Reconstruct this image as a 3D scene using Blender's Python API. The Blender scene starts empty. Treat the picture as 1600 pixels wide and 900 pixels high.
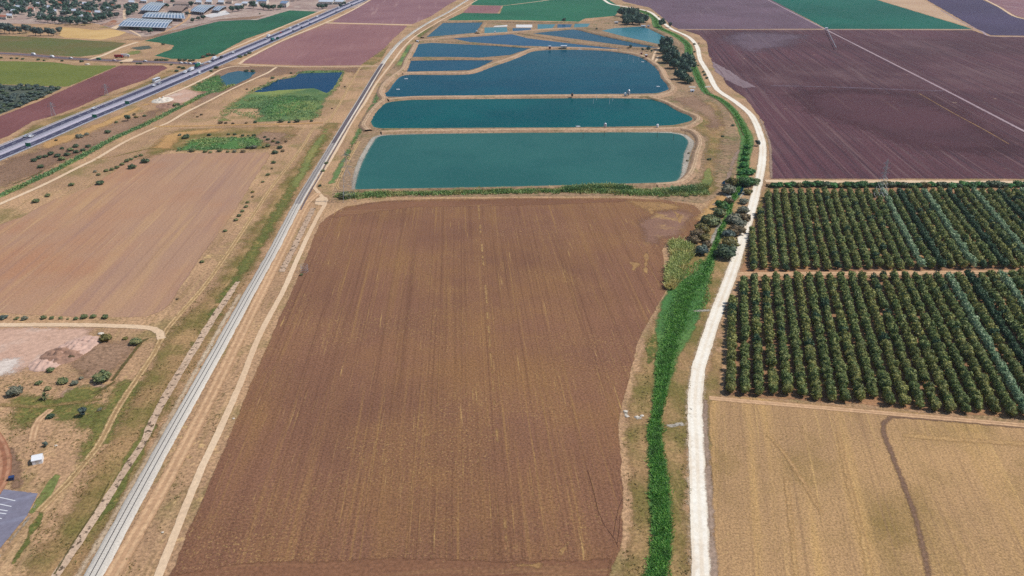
import bpy, bmesh, math, random
import numpy as np
from mathutils import Vector, noise
from mathutils.geometry import delaunay_2d_cdt, intersect_point_tri_2d

random.seed(7); RNG = np.random.default_rng(7)
SC = bpy.context.scene; COL = SC.collection
# ------------------------------------------------------------------ camera
H = 150.0; F = 1232.0; Y0 = -135.0
PITCH = math.atan((450 - Y0) / F); SP, CP = math.sin(PITCH), math.cos(PITCH)
cam = bpy.data.cameras.new('camera'); cam.lens = F / 1600 * 36; cam.sensor_width = 36
cam.clip_start = 1; cam.clip_end = 30000
co = bpy.data.objects.new('camera', cam); COL.objects.link(co)
co.location = (0, 0, H); co.rotation_euler = (math.pi / 2 - PITCH, 0, 0); SC.camera = co


def G(px, py, z=0.0):
    """ground point seen at a pixel of the 1600x900 photograph"""
    x, y = (px - 800) / F, (450 - py) / F
    dy = CP + y * SP; dz = -SP + y * CP
    t = (z - H) / dz
    return (x * t, dy * t)


def pm(py):  # pixels per metre at a row
    return (py - Y0) * CP / H


def vp_angle(vx):  # heading (from +Y, clockwise) of ground lines running to this vanishing column
    return math.atan(((vx - 800) / F) / (CP + (450 - Y0) / F * SP))


# ------------------------------------------------------------------ colour / nodes
def lin(c):
    c = c / 255
    return c / 12.92 if c <= .04045 else ((c + .055) / 1.055) ** 2.4


KALB = 0.76
def C(r, g, b, k=1.0):
    return (lin(r) * KALB * k, lin(g) * KALB * k, lin(b) * KALB * k, 1)


class N:
    def __init__(s, name):
        s.m = bpy.data.materials.new(name); s.m.use_nodes = True
        s.t = s.m.node_tree; s.t.nodes.clear()
        s.out = s.t.nodes.new('ShaderNodeOutputMaterial')
        s.b = s.t.nodes.new('ShaderNodeBsdfPrincipled')
        s.t.links.new(s.b.outputs[0], s.out.inputs[0])
        s.b.inputs['Roughness'].default_value = .95
        s.b.inputs['Specular IOR Level'].default_value = .15

    def n(s, t, **k):
        n = s.t.nodes.new(t)
        for a, v in k.items(): setattr(n, a, v)
        return n

    def put(s, sock, v):
        if isinstance(v, bpy.types.NodeSocket): s.t.links.new(v, sock)
        elif v is not None:
            if isinstance(v, tuple) and sock.type == 'VECTOR': v = v[:3]
            sock.default_value = v

    def math(s, op, a, b=None, clamp=False):
        n = s.n('ShaderNodeMath', operation=op, use_clamp=clamp); s.put(n.inputs[0], a)
        if b is not None: s.put(n.inputs[1], b)
        return n.outputs[0]

    def ramp(s, v, lo, hi, a=0., b=1.):
        n = s.n('ShaderNodeMapRange', interpolation_type='SMOOTHSTEP'); s.put(n.inputs[0], v)
        n.inputs[1].default_value = lo; n.inputs[2].default_value = hi
        n.inputs[3].default_value = a; n.inputs[4].default_value = b
        return n.outputs[0]

    def mix(s, f, a, b, mode='MIX'):
        n = s.n('ShaderNodeMix', data_type='RGBA', blend_type=mode)
        s.put(n.inputs[0], f); s.put(n.inputs[6], a); s.put(n.inputs[7], b)
        return n.outputs[2]

    def noise(s, vec, scale, detail=4, rough=.55):
        n = s.n('ShaderNodeTexNoise'); s.put(n.inputs['Vector'], vec)
        n.inputs['Scale'].default_value = scale; n.inputs['Detail'].default_value = detail
        n.inputs['Roughness'].default_value = rough
        return n.outputs[0]

    def attr(s, name):
        return s.n('ShaderNodeAttribute', attribute_name=name).outputs['Fac']

    def pos(s, rot=0., sc=(1, 1, 1), off=(0, 0, 0), obj=False):
        if obj: v = s.n('ShaderNodeTexCoord').outputs['Object']
        else: v = s.n('ShaderNodeNewGeometry').outputs['Position']
        m = s.n('ShaderNodeMapping'); s.t.links.new(v, m.inputs[0])
        m.inputs['Location'].default_value = off
        m.inputs['Rotation'].default_value = (0, 0, rot); m.inputs['Scale'].default_value = sc
        return m.outputs[0]

    def along(s, heading, fa, fc, off=(0, 0, 0)):
        m = s.n('ShaderNodeMapping', vector_type='TEXTURE')
        s.t.links.new(s.n('ShaderNodeNewGeometry').outputs['Position'], m.inputs[0])
        m.inputs['Location'].default_value = off
        m.inputs['Rotation'].default_value = (0, 0, -heading)
        m.inputs['Scale'].default_value = (1 / fc, 1 / fa, 1)
        return m.outputs[0]

    def bump(s, h, strength, dist):
        n = s.n('ShaderNodeBump'); n.inputs['Strength'].default_value = strength
        n.inputs['Distance'].default_value = dist; s.put(n.inputs['Height'], h)
        s.t.links.new(n.outputs[0], s.b.inputs['Normal'])

    def edge_alpha(s, amount=1.2, scale=.5):
        p = s.pos(); nz = s.noise(p, scale, 4, .6)
        nz = s.math('ADD', s.math('MULTIPLY', nz, .6), s.math('MULTIPLY', s.noise(p, scale * 4.3, 6, .75), .4))
        if amount >= 2:
            nz = s.math('ADD', s.math('MULTIPLY', s.noise(p, scale, 4, .6), .5), s.math('MULTIPLY', s.noise(p, scale * 7.3, 6, .8), .5))
            v = s.math('ADD', s.math('MULTIPLY', s.attr('edge'), 1.45), s.math('MULTIPLY', s.math('SUBTRACT', nz, .5), 1.9 * amount))
            s.put(s.b.inputs['Alpha'], s.ramp(v, .25, 1.35, 0, .92)); return
        v = s.math('ADD', s.math('MULTIPLY', s.attr('edge'), .5 + .9 * amount * .5 + .2), s.math('MULTIPLY', s.math('SUBTRACT', nz, .5), amount))
        s.put(s.b.inputs['Alpha'], s.ramp(v, .18, .5) if amount < 2 else s.ramp(v, .2, 1.3))


def gmat(name, a, b, big=.012, fine=.8, fvar=.45, c=None, cbig=.04, clo=.5, chi=.7, heading=None, streaks=(), specks=(), edge=True, bump=.35,
         edge_amt=1.2, edge_scale=.5, ruts=None, seed=0):
    """soil / grass / dirt: broad tone drift, drills along a heading, scattered specks, ragged margin"""
    m = N(name); off = (seed * 37.1, seed * 11.7, 0)
    p = m.pos(off=off)
    col = m.mix(m.ramp(m.noise(p, big, 5, .6), .36, .64), a, b)
    if c is not None:
        col = m.mix(m.ramp(m.noise(m.pos(off=(off[0] + 91, off[1] + 5, 3)), cbig, 6, .65), clo, chi), col, c)
    hsum = None
    if heading is not None:
        for (sc_, along, across, lo, hi, amt) in streaks:
            q = m.along(heading, along, across, off)
            f = m.noise(q, 1.0, 4, .6)
            f = m.math('MULTIPLY', m.ramp(f, lo, hi), amt)
            col = m.mix(f, col, sc_)
            hsum = f if hsum is None else m.math('ADD', hsum, f)
    for (sc_, scale, lo, hi, amt, clump, c0, c1) in specks:
        f = m.ramp(m.noise(m.pos(off=(off[0] + 13, off[1] + 77, 9)), scale, 3, .6), lo, hi)
        g = m.ramp(m.noise(m.pos(off=(off[0] + 3, off[1] + 177, 2)), clump, 4, .6), c0, c1)
        col = m.mix(m.math('MULTIPLY', m.math('MULTIPLY', f, g), amt), col, sc_)
    if ruts:
        (rc, centre, half, amt) = ruts
        u = m.math('ABSOLUTE', m.attr('u'))
        d = m.math('ABSOLUTE', m.math('SUBTRACT', u, centre))
        f = m.math('MULTIPLY', m.ramp(d, half * .4, half * 1.3, 1, 0), amt)
        f = m.math('MULTIPLY', f, m.ramp(m.noise(m.pos(), .35, 4), .25, .55))
        col = m.mix(f, col, rc)
    fn = m.noise(p, fine, 6, .75)
    v = m.ramp(fn, .25, .75, 1 - fvar, 1 + fvar)
    mul = m.n('ShaderNodeVectorMath', operation='SCALE'); m.put(mul.inputs[0], col); m.put(mul.inputs['Scale'], v)
    m.put(m.b.inputs['Base Color'], mul.outputs[0])
    if bump: m.bump(fn, bump, .35)
    if edge: m.edge_alpha(edge_amt, edge_scale)
    return m.m


def plain(name, col, rough=.7, spec=.3, metal=0., var=.12, scale=1.5):
    m = N(name); p = m.pos(obj=True)
    v = m.ramp(m.noise(p, scale, 5, .65), .25, .75, 1 - var, 1 + var)
    mul = m.n('ShaderNodeVectorMath', operation='SCALE'); m.put(mul.inputs[0], col); m.put(mul.inputs['Scale'], v)
    m.put(m.b.inputs['Base Color'], mul.outputs[0])
    m.b.inputs['Roughness'].default_value = rough; m.b.inputs['Specular IOR Level'].default_value = spec
    m.b.inputs['Metallic'].default_value = metal
    return m.m


def leafmat(name, a, b, c=None, scale=.35, obj=False):
    m = N(name)
    g = m.n('ShaderNodeNewGeometry'); rpi = g.outputs['Random Per Island']
    oi = m.n('ShaderNodeObjectInfo').outputs['Random']
    col = m.mix(m.ramp(rpi, .1, .9), a, b)
    p = m.pos()
    if c is not None: col = m.mix(m.ramp(m.noise(p, scale, 3), .45, .68), col, c)
    v = m.math('ADD', m.math('MULTIPLY', oi, .3), .85)
    mul = m.n('ShaderNodeVectorMath', operation='SCALE'); m.put(mul.inputs[0], col); m.put(mul.inputs['Scale'], v)
    m.put(m.b.inputs['Base Color'], mul.outputs[0])
    m.b.inputs['Roughness'].default_value = .55; m.b.inputs['Specular IOR Level'].default_value = .25
    # thin leaves let some light through
    tr = m.n('ShaderNodeBsdfTranslucent'); m.put(tr.inputs[0], mul.outputs[0])
    mx = m.n('ShaderNodeMixShader'); mx.inputs[0].default_value = .18
    m.t.links.new(m.b.outputs[0], mx.inputs[1]); m.t.links.new(tr.outputs[0], mx.inputs[2])
    m.t.links.new(mx.outputs[0], m.out.inputs[0])
    return m.m


def watermat(name, a, b, rough=.18, bumpd=.05, spec=.012, edgecol=None):
    m = N(name); p = m.pos()
    col = m.mix(m.ramp(m.noise(p, .012, 5, .6), .35, .65), a, b)
    fn = m.noise(m.pos(sc=(1, 2.2, 1)), .8, 5, .65)
    v = m.ramp(fn, .3, .7, .86, 1.14)
    mul = m.n('ShaderNodeVectorMath', operation='SCALE'); m.put(mul.inputs[0], col); m.put(mul.inputs['Scale'], v)
    colo = mul.outputs[0]
    if edgecol is not None:
        colo = m.mix(m.ramp(m.attr('edge'), .0, .9, .75, 0), colo, edgecol)
    m.put(m.b.inputs['Base Color'], colo)
    m.b.inputs['Roughness'].default_value = rough; m.b.inputs['IOR'].default_value = 1.33
    m.b.inputs['Specular IOR Level'].default_value = spec
    m.bump(fn, .6, bumpd)
    return m.m


# ------------------------------------------------------------------ mesh helpers
def tag(o, label=None, cat=None, group=None, kind=None):
    if label: o['label'] = label
    if cat: o['category'] = cat
    if group: o['group'] = group
    if kind: o['kind'] = kind
    return o


def link(name, me, parent=None):
    o = bpy.data.objects.new(name, me); COL.objects.link(o)
    if parent is not None: o.parent = parent
    return o


def np_mesh(name, V, tris, quads, mats, mt=None, mq=None, attrs=None):
    V = np.asarray(V, np.float32); tris = np.asarray(tris, np.int32).reshape(-1, 3); quads = np.asarray(quads, np.int32).reshape(-1, 4)
    me = bpy.data.meshes.new(name)
    me.vertices.add(len(V)); me.vertices.foreach_set('co', V.ravel())
    nl = tris.size + quads.size; me.loops.add(nl)
    me.loops.foreach_set('vertex_index', np.concatenate([tris.ravel(), quads.ravel()]))
    npoly = len(tris) + len(quads); me.polygons.add(npoly)
    tot = np.concatenate([np.full(len(tris), 3), np.full(len(quads), 4)]).astype(np.int32)
    start = np.concatenate([[0], np.cumsum(tot)[:-1]]).astype(np.int32)
    me.polygons.foreach_set('loop_start', start)
    try: me.polygons.foreach_set('loop_total', tot)
    except Exception: pass
    for m in mats: me.materials.append(m)
    if mt is not None or mq is not None:
        mi = np.concatenate([np.zeros(len(tris)) if mt is None else mt, np.zeros(len(quads)) if mq is None else mq]).astype(np.int32)
        me.polygons.foreach_set('material_index', mi)
    me.update(calc_edges=True)
    for k, v in (attrs or {}).items():
        a = me.attributes.new(k, 'FLOAT', 'POINT'); a.data.foreach_set('value', np.asarray(v, np.float32))
    me.validate()
    return me


LAYER = [0]
def next_z():
    LAYER[0] += 1
    return .0009 * LAYER[0]


def seg_dist(P, A, B):
    """distance of points P (n,2) to segments A->B (m,2)"""
    out = np.full(len(P), 1e9)
    d = B - A; L = (d ** 2).sum(1) + 1e-12
    for s in range(0, len(P), 400):
        q = P[s:s + 400]
        t = ((q[:, None, :] - A[None]) * d[None]).sum(2) / L[None]
        t = np.clip(t, 0, 1)
        c = A[None] + t[..., None] * d[None]
        out[s:s + 400] = np.sqrt(((q[:, None, :] - c) ** 2).sum(2)).min(1)
    return out


def inside(P, poly):
    x, y = P[:, 0], P[:, 1]; r = np.zeros(len(P), bool)
    n = len(poly)
    for i in range(n):
        x1, y1 = poly[i]; x2, y2 = poly[(i + 1) % n]
        if y1 == y2: continue
        c = ((y1 > y) != (y2 > y)) & (x < (x2 - x1) * (y - y1) / (y2 - y1) + x1)
        r ^= c
    return r


def catmull(P, closed=False, step=3.0):
    P = [Vector(p) for p in P]; n = len(P); out = []
    rng = range(n) if closed else range(n - 1)
    for i in rng:
        p1, p2 = P[i], P[(i + 1) % n]
        p0 = P[i - 1] if (closed or i > 0) else p1 * 2 - p2
        p3 = P[(i + 2) % n] if (closed or i + 2 < n) else p2 * 2 - p1
        L = (p2 - p1).length; k = max(1, int(L / step))
        # centripetal-like tangents limited by the chord
        m1 = (p2 - p0) * .5; m2 = (p3 - p1) * .5
        if m1.length > L: m1 = m1.normalized() * L
        if m2.length > L: m2 = m2.normalized() * L
        for j in range(k):
            t = j / k; t2, t3 = t * t, t ** 3
            out.append((2 * t3 - 3 * t2 + 1) * p1 + (t3 - 2 * t2 + t) * m1 + (-2 * t3 + 3 * t2) * p2 + (t3 - t2) * m2)
    if not closed: out.append(P[-1])
    return out


def outline(pts, jit=.4, smooth=False, step=None, ground=False, z=0.):
    g = [Vector(p) if ground else Vector(G(*p, z)) for p in pts]
    per = sum((g[i] - g[i - 1]).length for i in range(len(g)))
    st = step or max(1.2, per / 260)
    if smooth: q = catmull(g, True, st)
    else:
        q = []
        for i in range(len(g)):
            a, b = g[i], g[(i + 1) % len(g)]; k = max(1, int((b - a).length / st))
            q += [a.lerp(b, j / k) for j in range(k)]
    A = np.array([tuple(p) for p in q])
    t = np.roll(A, -1, 0) - np.roll(A, 1, 0); t /= (np.linalg.norm(t, axis=1, keepdims=True) + 1e-9)
    nr = np.stack([t[:, 1], -t[:, 0]], 1)
    if jit:
        d = np.array([noise.noise(Vector((p[0] / 9., p[1] / 9., 3.3))) + .7 * noise.noise(Vector((p[0] / 3., p[1] / 3., 8.3))) for p in A])
        A = A + nr * (d * jit)[:, None]
    return A


FADE_K = {'field': 1.5, 'straw_patch': 2.5, 'dry_grass': 2.5, 'green_grass': 2.8, 'brown_scrub': 2.8, 'golden_grass': 2.8, 'marsh': 2.2, 'dirt': 2., 'chalk_patch': 1.3}


def sheet(name, pts, mat, fade=1.2, jit=.4, smooth=False, z=None, kind='structure', label=None, step=None, ground=False):
    if z is None: z = next_z()
    if name not in ('pond', 'parking_lot', 'concrete_pad'): fade = fade * FADE_K.get(name, 1.6)
    A = outline(pts, jit, smooth, step, ground, 0.)
    area = .5 * np.sum(A[:, 0] * np.roll(A[:, 1], -1) - A[:, 1] * np.roll(A[:, 0], -1))
    if area < 0: A = A[::-1]
    c = A.mean(0); B = A - c
    t = np.roll(B, -1, 0) - np.roll(B, 1, 0); t /= (np.linalg.norm(t, axis=1, keepdims=True) + 1e-9)
    inn = np.stack([-t[:, 1], t[:, 0]], 1)
    # interior points, so that the margin can fade over its own width
    lo_, hi_ = B.min(0), B.max(0)
    sp = max(fade * .7, math.sqrt((hi_ - lo_).prod() / 2500))
    gx, gy = np.meshgrid(np.arange(lo_[0], hi_[0], sp), np.arange(lo_[1], hi_[1], sp))
    Q = np.column_stack([gx.ravel(), gy.ravel()]); Q = Q + (np.random.default_rng(5).random(Q.shape) - .5) * sp * .3
    Q = Q[inside(Q, B)]
    dq = seg_dist(Q, B, np.roll(B, -1, 0)) if len(Q) else np.array([1.])
    fade = min(fade, max(.3, .75 * dq.max()))
    Q = Q[dq > .35 * sp] if len(Q) else Q
    R = B + inn * fade
    kr = inside(R, B) & (seg_dist(R, B, np.roll(B, -1, 0)) > .9 * fade)
    Q = np.concatenate([Q, R[kr]])
    n = len(B)
    vs = [Vector(p) for p in B] + [Vector(p) for p in Q]
    r = delaunay_2d_cdt(vs, [(i, (i + 1) % n) for i in range(n)], [], 1, 1e-4)
    V2 = np.array([tuple(v) for v in r[0]]); faces = r[2]
    d = seg_dist(V2, B, np.roll(B, -1, 0))
    V = np.column_stack([V2 + c, np.full(len(V2), z)])
    tris = []
    for f in faces:
        a, b, cc = f[:3]
        cr = (V[b, 0] - V[a, 0]) * (V[cc, 1] - V[a, 1]) - (V[b, 1] - V[a, 1]) * (V[cc, 0] - V[a, 0])
        tris.append((a, b, cc) if cr > 0 else (a, cc, b))
    me = np_mesh(name, V, tris, [], [mat], attrs={'edge': np.clip(d / fade, 0, 1)})
    o = link(name, me); tag(o, kind=kind, label=label)
    return o


def ribbon(name, pts, width, mat, z=None, fade=.8, jit=.0, profile=None, step=3., kind='structure', ground=False, gz=0., closed=False, parent=None, raw=False):
    """strip along a centre line; width in metres (or one per point). profile: [(u, height)] across"""
    if z is None: z = next_z()
    g = [Vector(p) if ground else Vector(G(*p, gz)) for p in pts]
    q = g if raw else catmull(g, closed, step)
    n = len(q); A = np.array([tuple(p) for p in q])
    if isinstance(width, (list, tuple)):
        L = np.array([0] + list(np.cumsum([(g[i + 1] - g[i]).length for i in range(len(g) - 1)])))
        S = np.concatenate([[0], np.cumsum(np.linalg.norm(np.diff(A, axis=0), axis=1))]); S = S / S[-1] * L[-1]
        W = np.interp(S, L, width)
    else: W = np.full(n, float(width))
    if closed: t = np.roll(A, -1, 0) - np.roll(A, 1, 0)
    else: t = np.gradient(A, axis=0)
    t /= (np.linalg.norm(t, axis=1, keepdims=True) + 1e-9)
    nr = np.stack([t[:, 1], -t[:, 0]], 1)
    prof = profile or [(-1, 0), (-.75, 0), (-.4, 0), (0, 0), (.4, 0), (.75, 0), (1, 0)]
    k = len(prof); V = []; U = []; E = []
    for j, (u, h) in enumerate(prof):
        w = W / 2
        if jit and abs(u) > .99:
            w = w + jit * np.array([noise.noise(Vector((p[0] / 6. + 40 * u, p[1] / 6., 1.3))) + .6 * noise.noise(Vector((p[0] / 2.2, p[1] / 2.2 + 30 * u, 5.3))) for p in A])
        V.append(np.column_stack([A + nr * (u * w)[:, None], np.full(n, z + h)])); U.append(np.full(n, u))
        E.append(np.clip((1 - abs(u)) * W / 2 / fade, 0, 1))
    V = np.stack(V, 1).reshape(-1, 3); U = np.stack(U, 1).ravel(); E = np.stack(E, 1).ravel()
    i = np.arange(n if closed else n - 1)[:, None] * k + np.arange(k - 1)[None]
    i2 = ((np.arange(n if closed else n - 1) + 1) % n)[:, None] * k + np.arange(k - 1)[None]
    quads = np.stack([i, i + 1, i2 + 1, i2], -1).reshape(-1, 4)
    me = np_mesh(name, V, [], quads, [mat], attrs={'edge': E, 'u': U})
    o = link(name, me, parent)
    if parent is None: tag(o, kind=kind)
    return o


class MB:
    """collects boxes, bars, tubes and prisms into one mesh"""
    def __init__(s): s.v = []; s.f = []
    def add(s, v, f):
        k = len(s.v); s.v += [tuple(p) for p in v]; s.f += [tuple(i + k for i in q) for q in f]; return s
    def box(s, x0, x1, y0, y1, z0, z1):
        v = [(x0, y0, z0), (x1, y0, z0), (x1, y1, z0), (x0, y1, z0), (x0, y0, z1), (x1, y0, z1), (x1, y1, z1), (x0, y1, z1)]
        return s.add(v, [(3, 2, 1, 0), (4, 5, 6, 7), (0, 1, 5, 4), (1, 2, 6, 5), (2, 3, 7, 6), (3, 0, 4, 7)])
    def tube(s, a, b, r0, r1=None, n=6):
        a, b = Vector(a), Vector(b); r1 = r0 if r1 is None else r1
        d = (b - a).normalized(); x = d.orthogonal().normalized(); y = d.cross(x)
        v = [a + (x * math.cos(2 * math.pi * i / n) + y * math.sin(2 * math.pi * i / n)) * r0 for i in range(n)]
        v += [b + (x * math.cos(2 * math.pi * i / n) + y * math.sin(2 * math.pi * i / n)) * r1 for i in range(n)]
        f = [(i, (i + 1) % n, n + (i + 1) % n, n + i) for i in range(n)] + [tuple(range(n - 1, -1, -1)), tuple(range(n, 2 * n))]
        return s.add(v, f)
    def prism(s, prof, x0, x1):
        """profile in (y,z), extruded along x"""
        n = len(prof); v = [(x0, y, z) for y, z in prof] + [(x1, y, z) for y, z in prof]
        f = [(i, (i + 1) % n, n + (i + 1) % n, n + i) for i in range(n)] + [tuple(range(n - 1, -1, -1)), tuple(range(n, 2 * n))]
        return s.add(v, f)
    def slab(s, c4, th):
        """four corners (counter-clockwise from above), thickness down"""
        v = [Vector(p) for p in c4]; w = [p - Vector((0, 0, th)) for p in v]
        return s.add(v + w, [(0, 1, 2, 3), (7, 6, 5, 4), (0, 4, 5, 1), (1, 5, 6, 2), (2, 6, 7, 3), (3, 7, 4, 0)])
    def mesh(s, name, mat):
        me = bpy.data.meshes.new(name); me.from_pydata(s.v, [], s.f); me.materials.append(mat)
        bm = bmesh.new(); bm.from_mesh(me); bmesh.ops.recalc_face_normals(bm, faces=bm.faces); bm.to_mesh(me); bm.free()
        return me
    def build(s, name, mat, parent=None): return link(name, s.mesh(name, mat), parent)


def empty(name, x, y, z=0., rz=0., label=None, cat=None, group=None):
    o = bpy.data.objects.new(name, None); COL.objects.link(o); o.location = (x, y, z); o.rotation_euler = (0, 0, rz)
    o.empty_display_size = .5
    return tag(o, label, cat, group)


KIDS = {}
def dup(root, name=None):
    c = root.copy(); COL.objects.link(c)
    for ch in list(root.children):
        k = ch.copy(); COL.objects.link(k); k.parent = c
        for g in list(ch.children):
            d = g.copy(); COL.objects.link(d); d.parent = k
    return c


ONES = ['', 'first', 'second', 'third', 'fourth', 'fifth', 'sixth', 'seventh', 'eighth', 'ninth', 'tenth', 'eleventh', 'twelfth', 'thirteenth', 'fourteenth',
        'fifteenth', 'sixteenth', 'seventeenth', 'eighteenth', 'nineteenth']
def nth(i):
    if i < 20: return ONES[i]
    t = {2: 'twent', 3: 'thirt', 4: 'fort', 5: 'fift'}[i // 10]
    return t + 'ieth' if i % 10 == 0 else t + 'y-' + ONES[i % 10]


# ------------------------------------------------------------------ light
SUN_AZ, SUN_EL = math.radians(82), math.radians(52)      # azimuth clockwise from +Y (away from the camera)
sd = Vector((math.sin(SUN_AZ) * math.cos(SUN_EL), math.cos(SUN_AZ) * math.cos(SUN_EL), math.sin(SUN_EL)))
ld = bpy.data.lights.new('sun', 'SUN'); ld.energy = 4.2; ld.angle = math.radians(.5); ld.color = (1, .965, .9)
lo = bpy.data.objects.new('sun', ld); COL.objects.link(lo); lo.rotation_euler = (-sd).to_track_quat('-Z', 'Y').to_euler(); lo.location = sd * 500
w = bpy.data.worlds.new('World'); SC.world = w; w.use_nodes = True
nt = w.node_tree; bg = nt.nodes['Background']; sky = nt.nodes.new('ShaderNodeTexSky'); sky.sky_type = 'NISHITA'; sky.sun_disc = False
sky.sun_elevation = SUN_EL; sky.sun_rotation = SUN_AZ; sky.air_density = 1.0; sky.dust_density = .6
nt.links.new(sky.outputs[0], bg.inputs[0]); bg.inputs[1].default_value = .11
SC.view_settings.view_transform = 'Standard'; SC.view_settings.look = 'None'; SC.view_settings.exposure = 0; SC.view_settings.gamma = 1
SC.render.engine = 'CYCLES'; SC.cycles.use_denoising = False; SC.cycles.transparent_max_bounces = 24
SC.cycles.max_bounces = 6; SC.cycles.use_adaptive_sampling = True; SC.cycles.adaptive_threshold = .02

# ------------------------------------------------------------------ ground materials
A_RAIL = vp_angle(712); A_RIGHT = vp_angle(935); A_ORCH = vp_angle(1155); A_STUB = vp_angle(1096)
STRAW = C(205, 170, 105); STRAW2 = C(190, 150, 85)
M = {}
M['base'] = gmat('dry grassland', C(198, 158, 120), C(174, 138, 106), big=.02, c=C(148, 128, 84), cbig=.035, clo=.5, chi=.7, fine=.9, fvar=.55, edge=False, heading=A_RAIL,
                 streaks=[(C(150, 124, 80), .03, .45, .5, .7, .5), (C(212, 176, 130), .02, .25, .54, .74, .5)],
                 specks=[(C(96, 84, 56), .55, .6, .72, .8, .05, .4, .6), (C(222, 186, 128), .3, .56, .72, .7, .03, .45, .62)])
M['far'] = gmat('pale far land', C(190, 165, 150), C(165, 138, 128), c=C(205, 188, 170), fine=.12, fvar=.3, edge=True,
                specks=[(C(110, 100, 84), .1, .58, .7, .7, .02, .4, .6)])
M['brown'] = gmat('ploughed brown soil', C(146, 104, 80), C(129, 91, 71), big=.008, c=C(150, 109, 74), cbig=.012, clo=.42, chi=.7, fine=1.4, fvar=.5, heading=A_RAIL,
                  streaks=[(C(108, 74, 56), .005, 1.1, .48, .7, .5), (C(156, 116, 74), .004, .10, .5, .72, .4), (C(112, 76, 58), .004, .3, .52, .72, .35), (C(170, 130, 80), .008, .8, .54, .72, .5), (C(184, 146, 88), .02, 1.6, .6, .74, .6), (C(210, 172, 108), .03, .9, .63, .76, .75)],
                  specks=[(C(200, 164, 104), 1.6, .55, .70, .55, .02, .42, .62), (C(84, 56, 42), 1.3, .58, .70, .5, .03, .4, .6)], edge_amt=.9, seed=1)
M['headland'] = gmat('headland soil', C(144, 102, 76), C(130, 91, 68), fine=1.0, fvar=.35, heading=A_RAIL + math.pi / 2,
                     streaks=[(C(176, 138, 96), .01, .3, .55, .75, .6), (C(110, 76, 60), .008, .8, .6, .75, .5)], specks=[(C(200, 165, 110), 1.2, .6, .75, .5, .05, .45, .6)], seed=2)
M['straw_patch'] = gmat('straw litter on soil', C(196, 156, 102), C(172, 132, 88), fine=1.0, fvar=.4, edge_amt=2.2, edge_scale=.35, specks=[(C(130, 96, 76), .5, .5, .66, .8, .05, .3, .6)], seed=3)
M['grey_soil'] = gmat('greyish crusted soil', C(158, 120, 100), C(148, 111, 92), c=C(190, 152, 102), cbig=.07, clo=.5, chi=.64, fine=1.0, fvar=.4, edge_amt=2.2, edge_scale=.15, heading=vp_angle(850), streaks=[(C(176, 142, 96), .02, .5, .58, .75, .6)], seed=4)
M['pink'] = gmat('pinkish tilled field', C(188, 147, 117), C(178, 141, 117), big=.006, c=C(184, 134, 102), cbig=.007, clo=.42, chi=.66, fine=1.1, fvar=.25, heading=A_RAIL,
                 streaks=[(C(202, 162, 116), .006, .09, .46, .7, .6), (C(160, 124, 112), .006, .22, .48, .72, .5), (C(150, 112, 92), .008, .7, .5, .72, .4), (C(216, 178, 130), .01, .5, .58, .75, .5)], edge_amt=1., seed=5)
M['maroon'] = gmat('maroon bare field', C(136, 88, 86), C(124, 78, 76), big=.01, fine=.35, fvar=.2, heading=vp_angle(640), streaks=[(C(146, 100, 96), .01, .2, .52, .75, .5)], seed=6)
M['mauve'] = gmat('mauve bare field', C(156, 112, 110), C(146, 102, 102), big=.008, fine=.3, fvar=.2, c=C(168, 124, 112), cbig=.006, clo=.52, chi=.7, heading=vp_angle(690), streaks=[(C(172, 130, 126), .008, .1, .52, .75, .5), (C(128, 90, 92), .008, .3, .55, .75, .4)], seed=7)
M['mauve_lined'] = gmat('mauve field with pale drills', C(152, 112, 114), C(142, 102, 106), fine=.3, fvar=.2, heading=vp_angle(1010) if False else vp_angle(690), streaks=[(C(190, 154, 146), .004, .08, .56, .72, .6)], seed=8)
M['purple'] = gmat('violet brown bare field', C(106, 69, 75), C(89, 57, 62), big=.005, c=C(114, 84, 86), cbig=.006, clo=.5, chi=.72, fine=.5, fvar=.28, heading=A_RIGHT,
                   streaks=[(C(66, 46, 56), .004, .3, .45, .7, .7), (C(132, 106, 104), .006, .18, .55, .75, .6), (C(142, 112, 108), .003, .5, .55, .7, .55), (C(72, 50, 58), .006, .8, .5, .7, .5), (C(164, 132, 106), .015, .4, .66, .8, .7)],
                   specks=[(C(190, 160, 130), .12, .68, .76, .75, .01, .4, .6)], seed=9)
M['purple_soft'] = gmat('greyish violet soil', C(122, 100, 110), C(110, 90, 100), big=.006, fine=.3, fvar=.2, edge_amt=2., edge_scale=.012, heading=A_RIGHT, streaks=[(C(136, 114, 118), .005, .2, .5, .75, .6), (C(90, 68, 80), .005, .35, .5, .72, .5)], seed=70)
M['purple_pale'] = gmat('greyish violet field', C(118, 94, 106), C(104, 82, 92), big=.006, fine=.3, fvar=.2, heading=A_RIGHT, streaks=[(C(142, 120, 126), .005, .2, .55, .75, .5), (C(172, 144, 138), .004, .03, .66, .74, .5)], seed=10)
M['indigo'] = gmat('dark indigo field', C(84, 72, 98), C(76, 64, 88), big=.006, fine=.3, fvar=.2, heading=A_RIGHT, streaks=[(C(96, 82, 104), .005, .2, .55, .75, .4)], seed=11)
M['purple_red'] = gmat('reddish violet soil', C(98, 64, 70), C(84, 56, 62), big=.006, fine=.5, fvar=.25, edge_amt=2., edge_scale=.012, heading=A_RIGHT, streaks=[(C(128, 98, 90), .006, .25, .58, .75, .5), (C(166, 136, 100), .012, .5, .72, .82, .6)], seed=12)
M['green'] = gmat('green crop', C(48, 106, 76), C(40, 94, 68), big=.008, fine=.25, fvar=.22, heading=A_RAIL, streaks=[(C(46, 116, 80), .01, .12, .5, .75, .5)], seed=13)
M['green_hi'] = gmat('bright green crop', C(48, 116, 84), C(40, 104, 76), big=.006, fine=.2, fvar=.2, seed=14)
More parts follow.
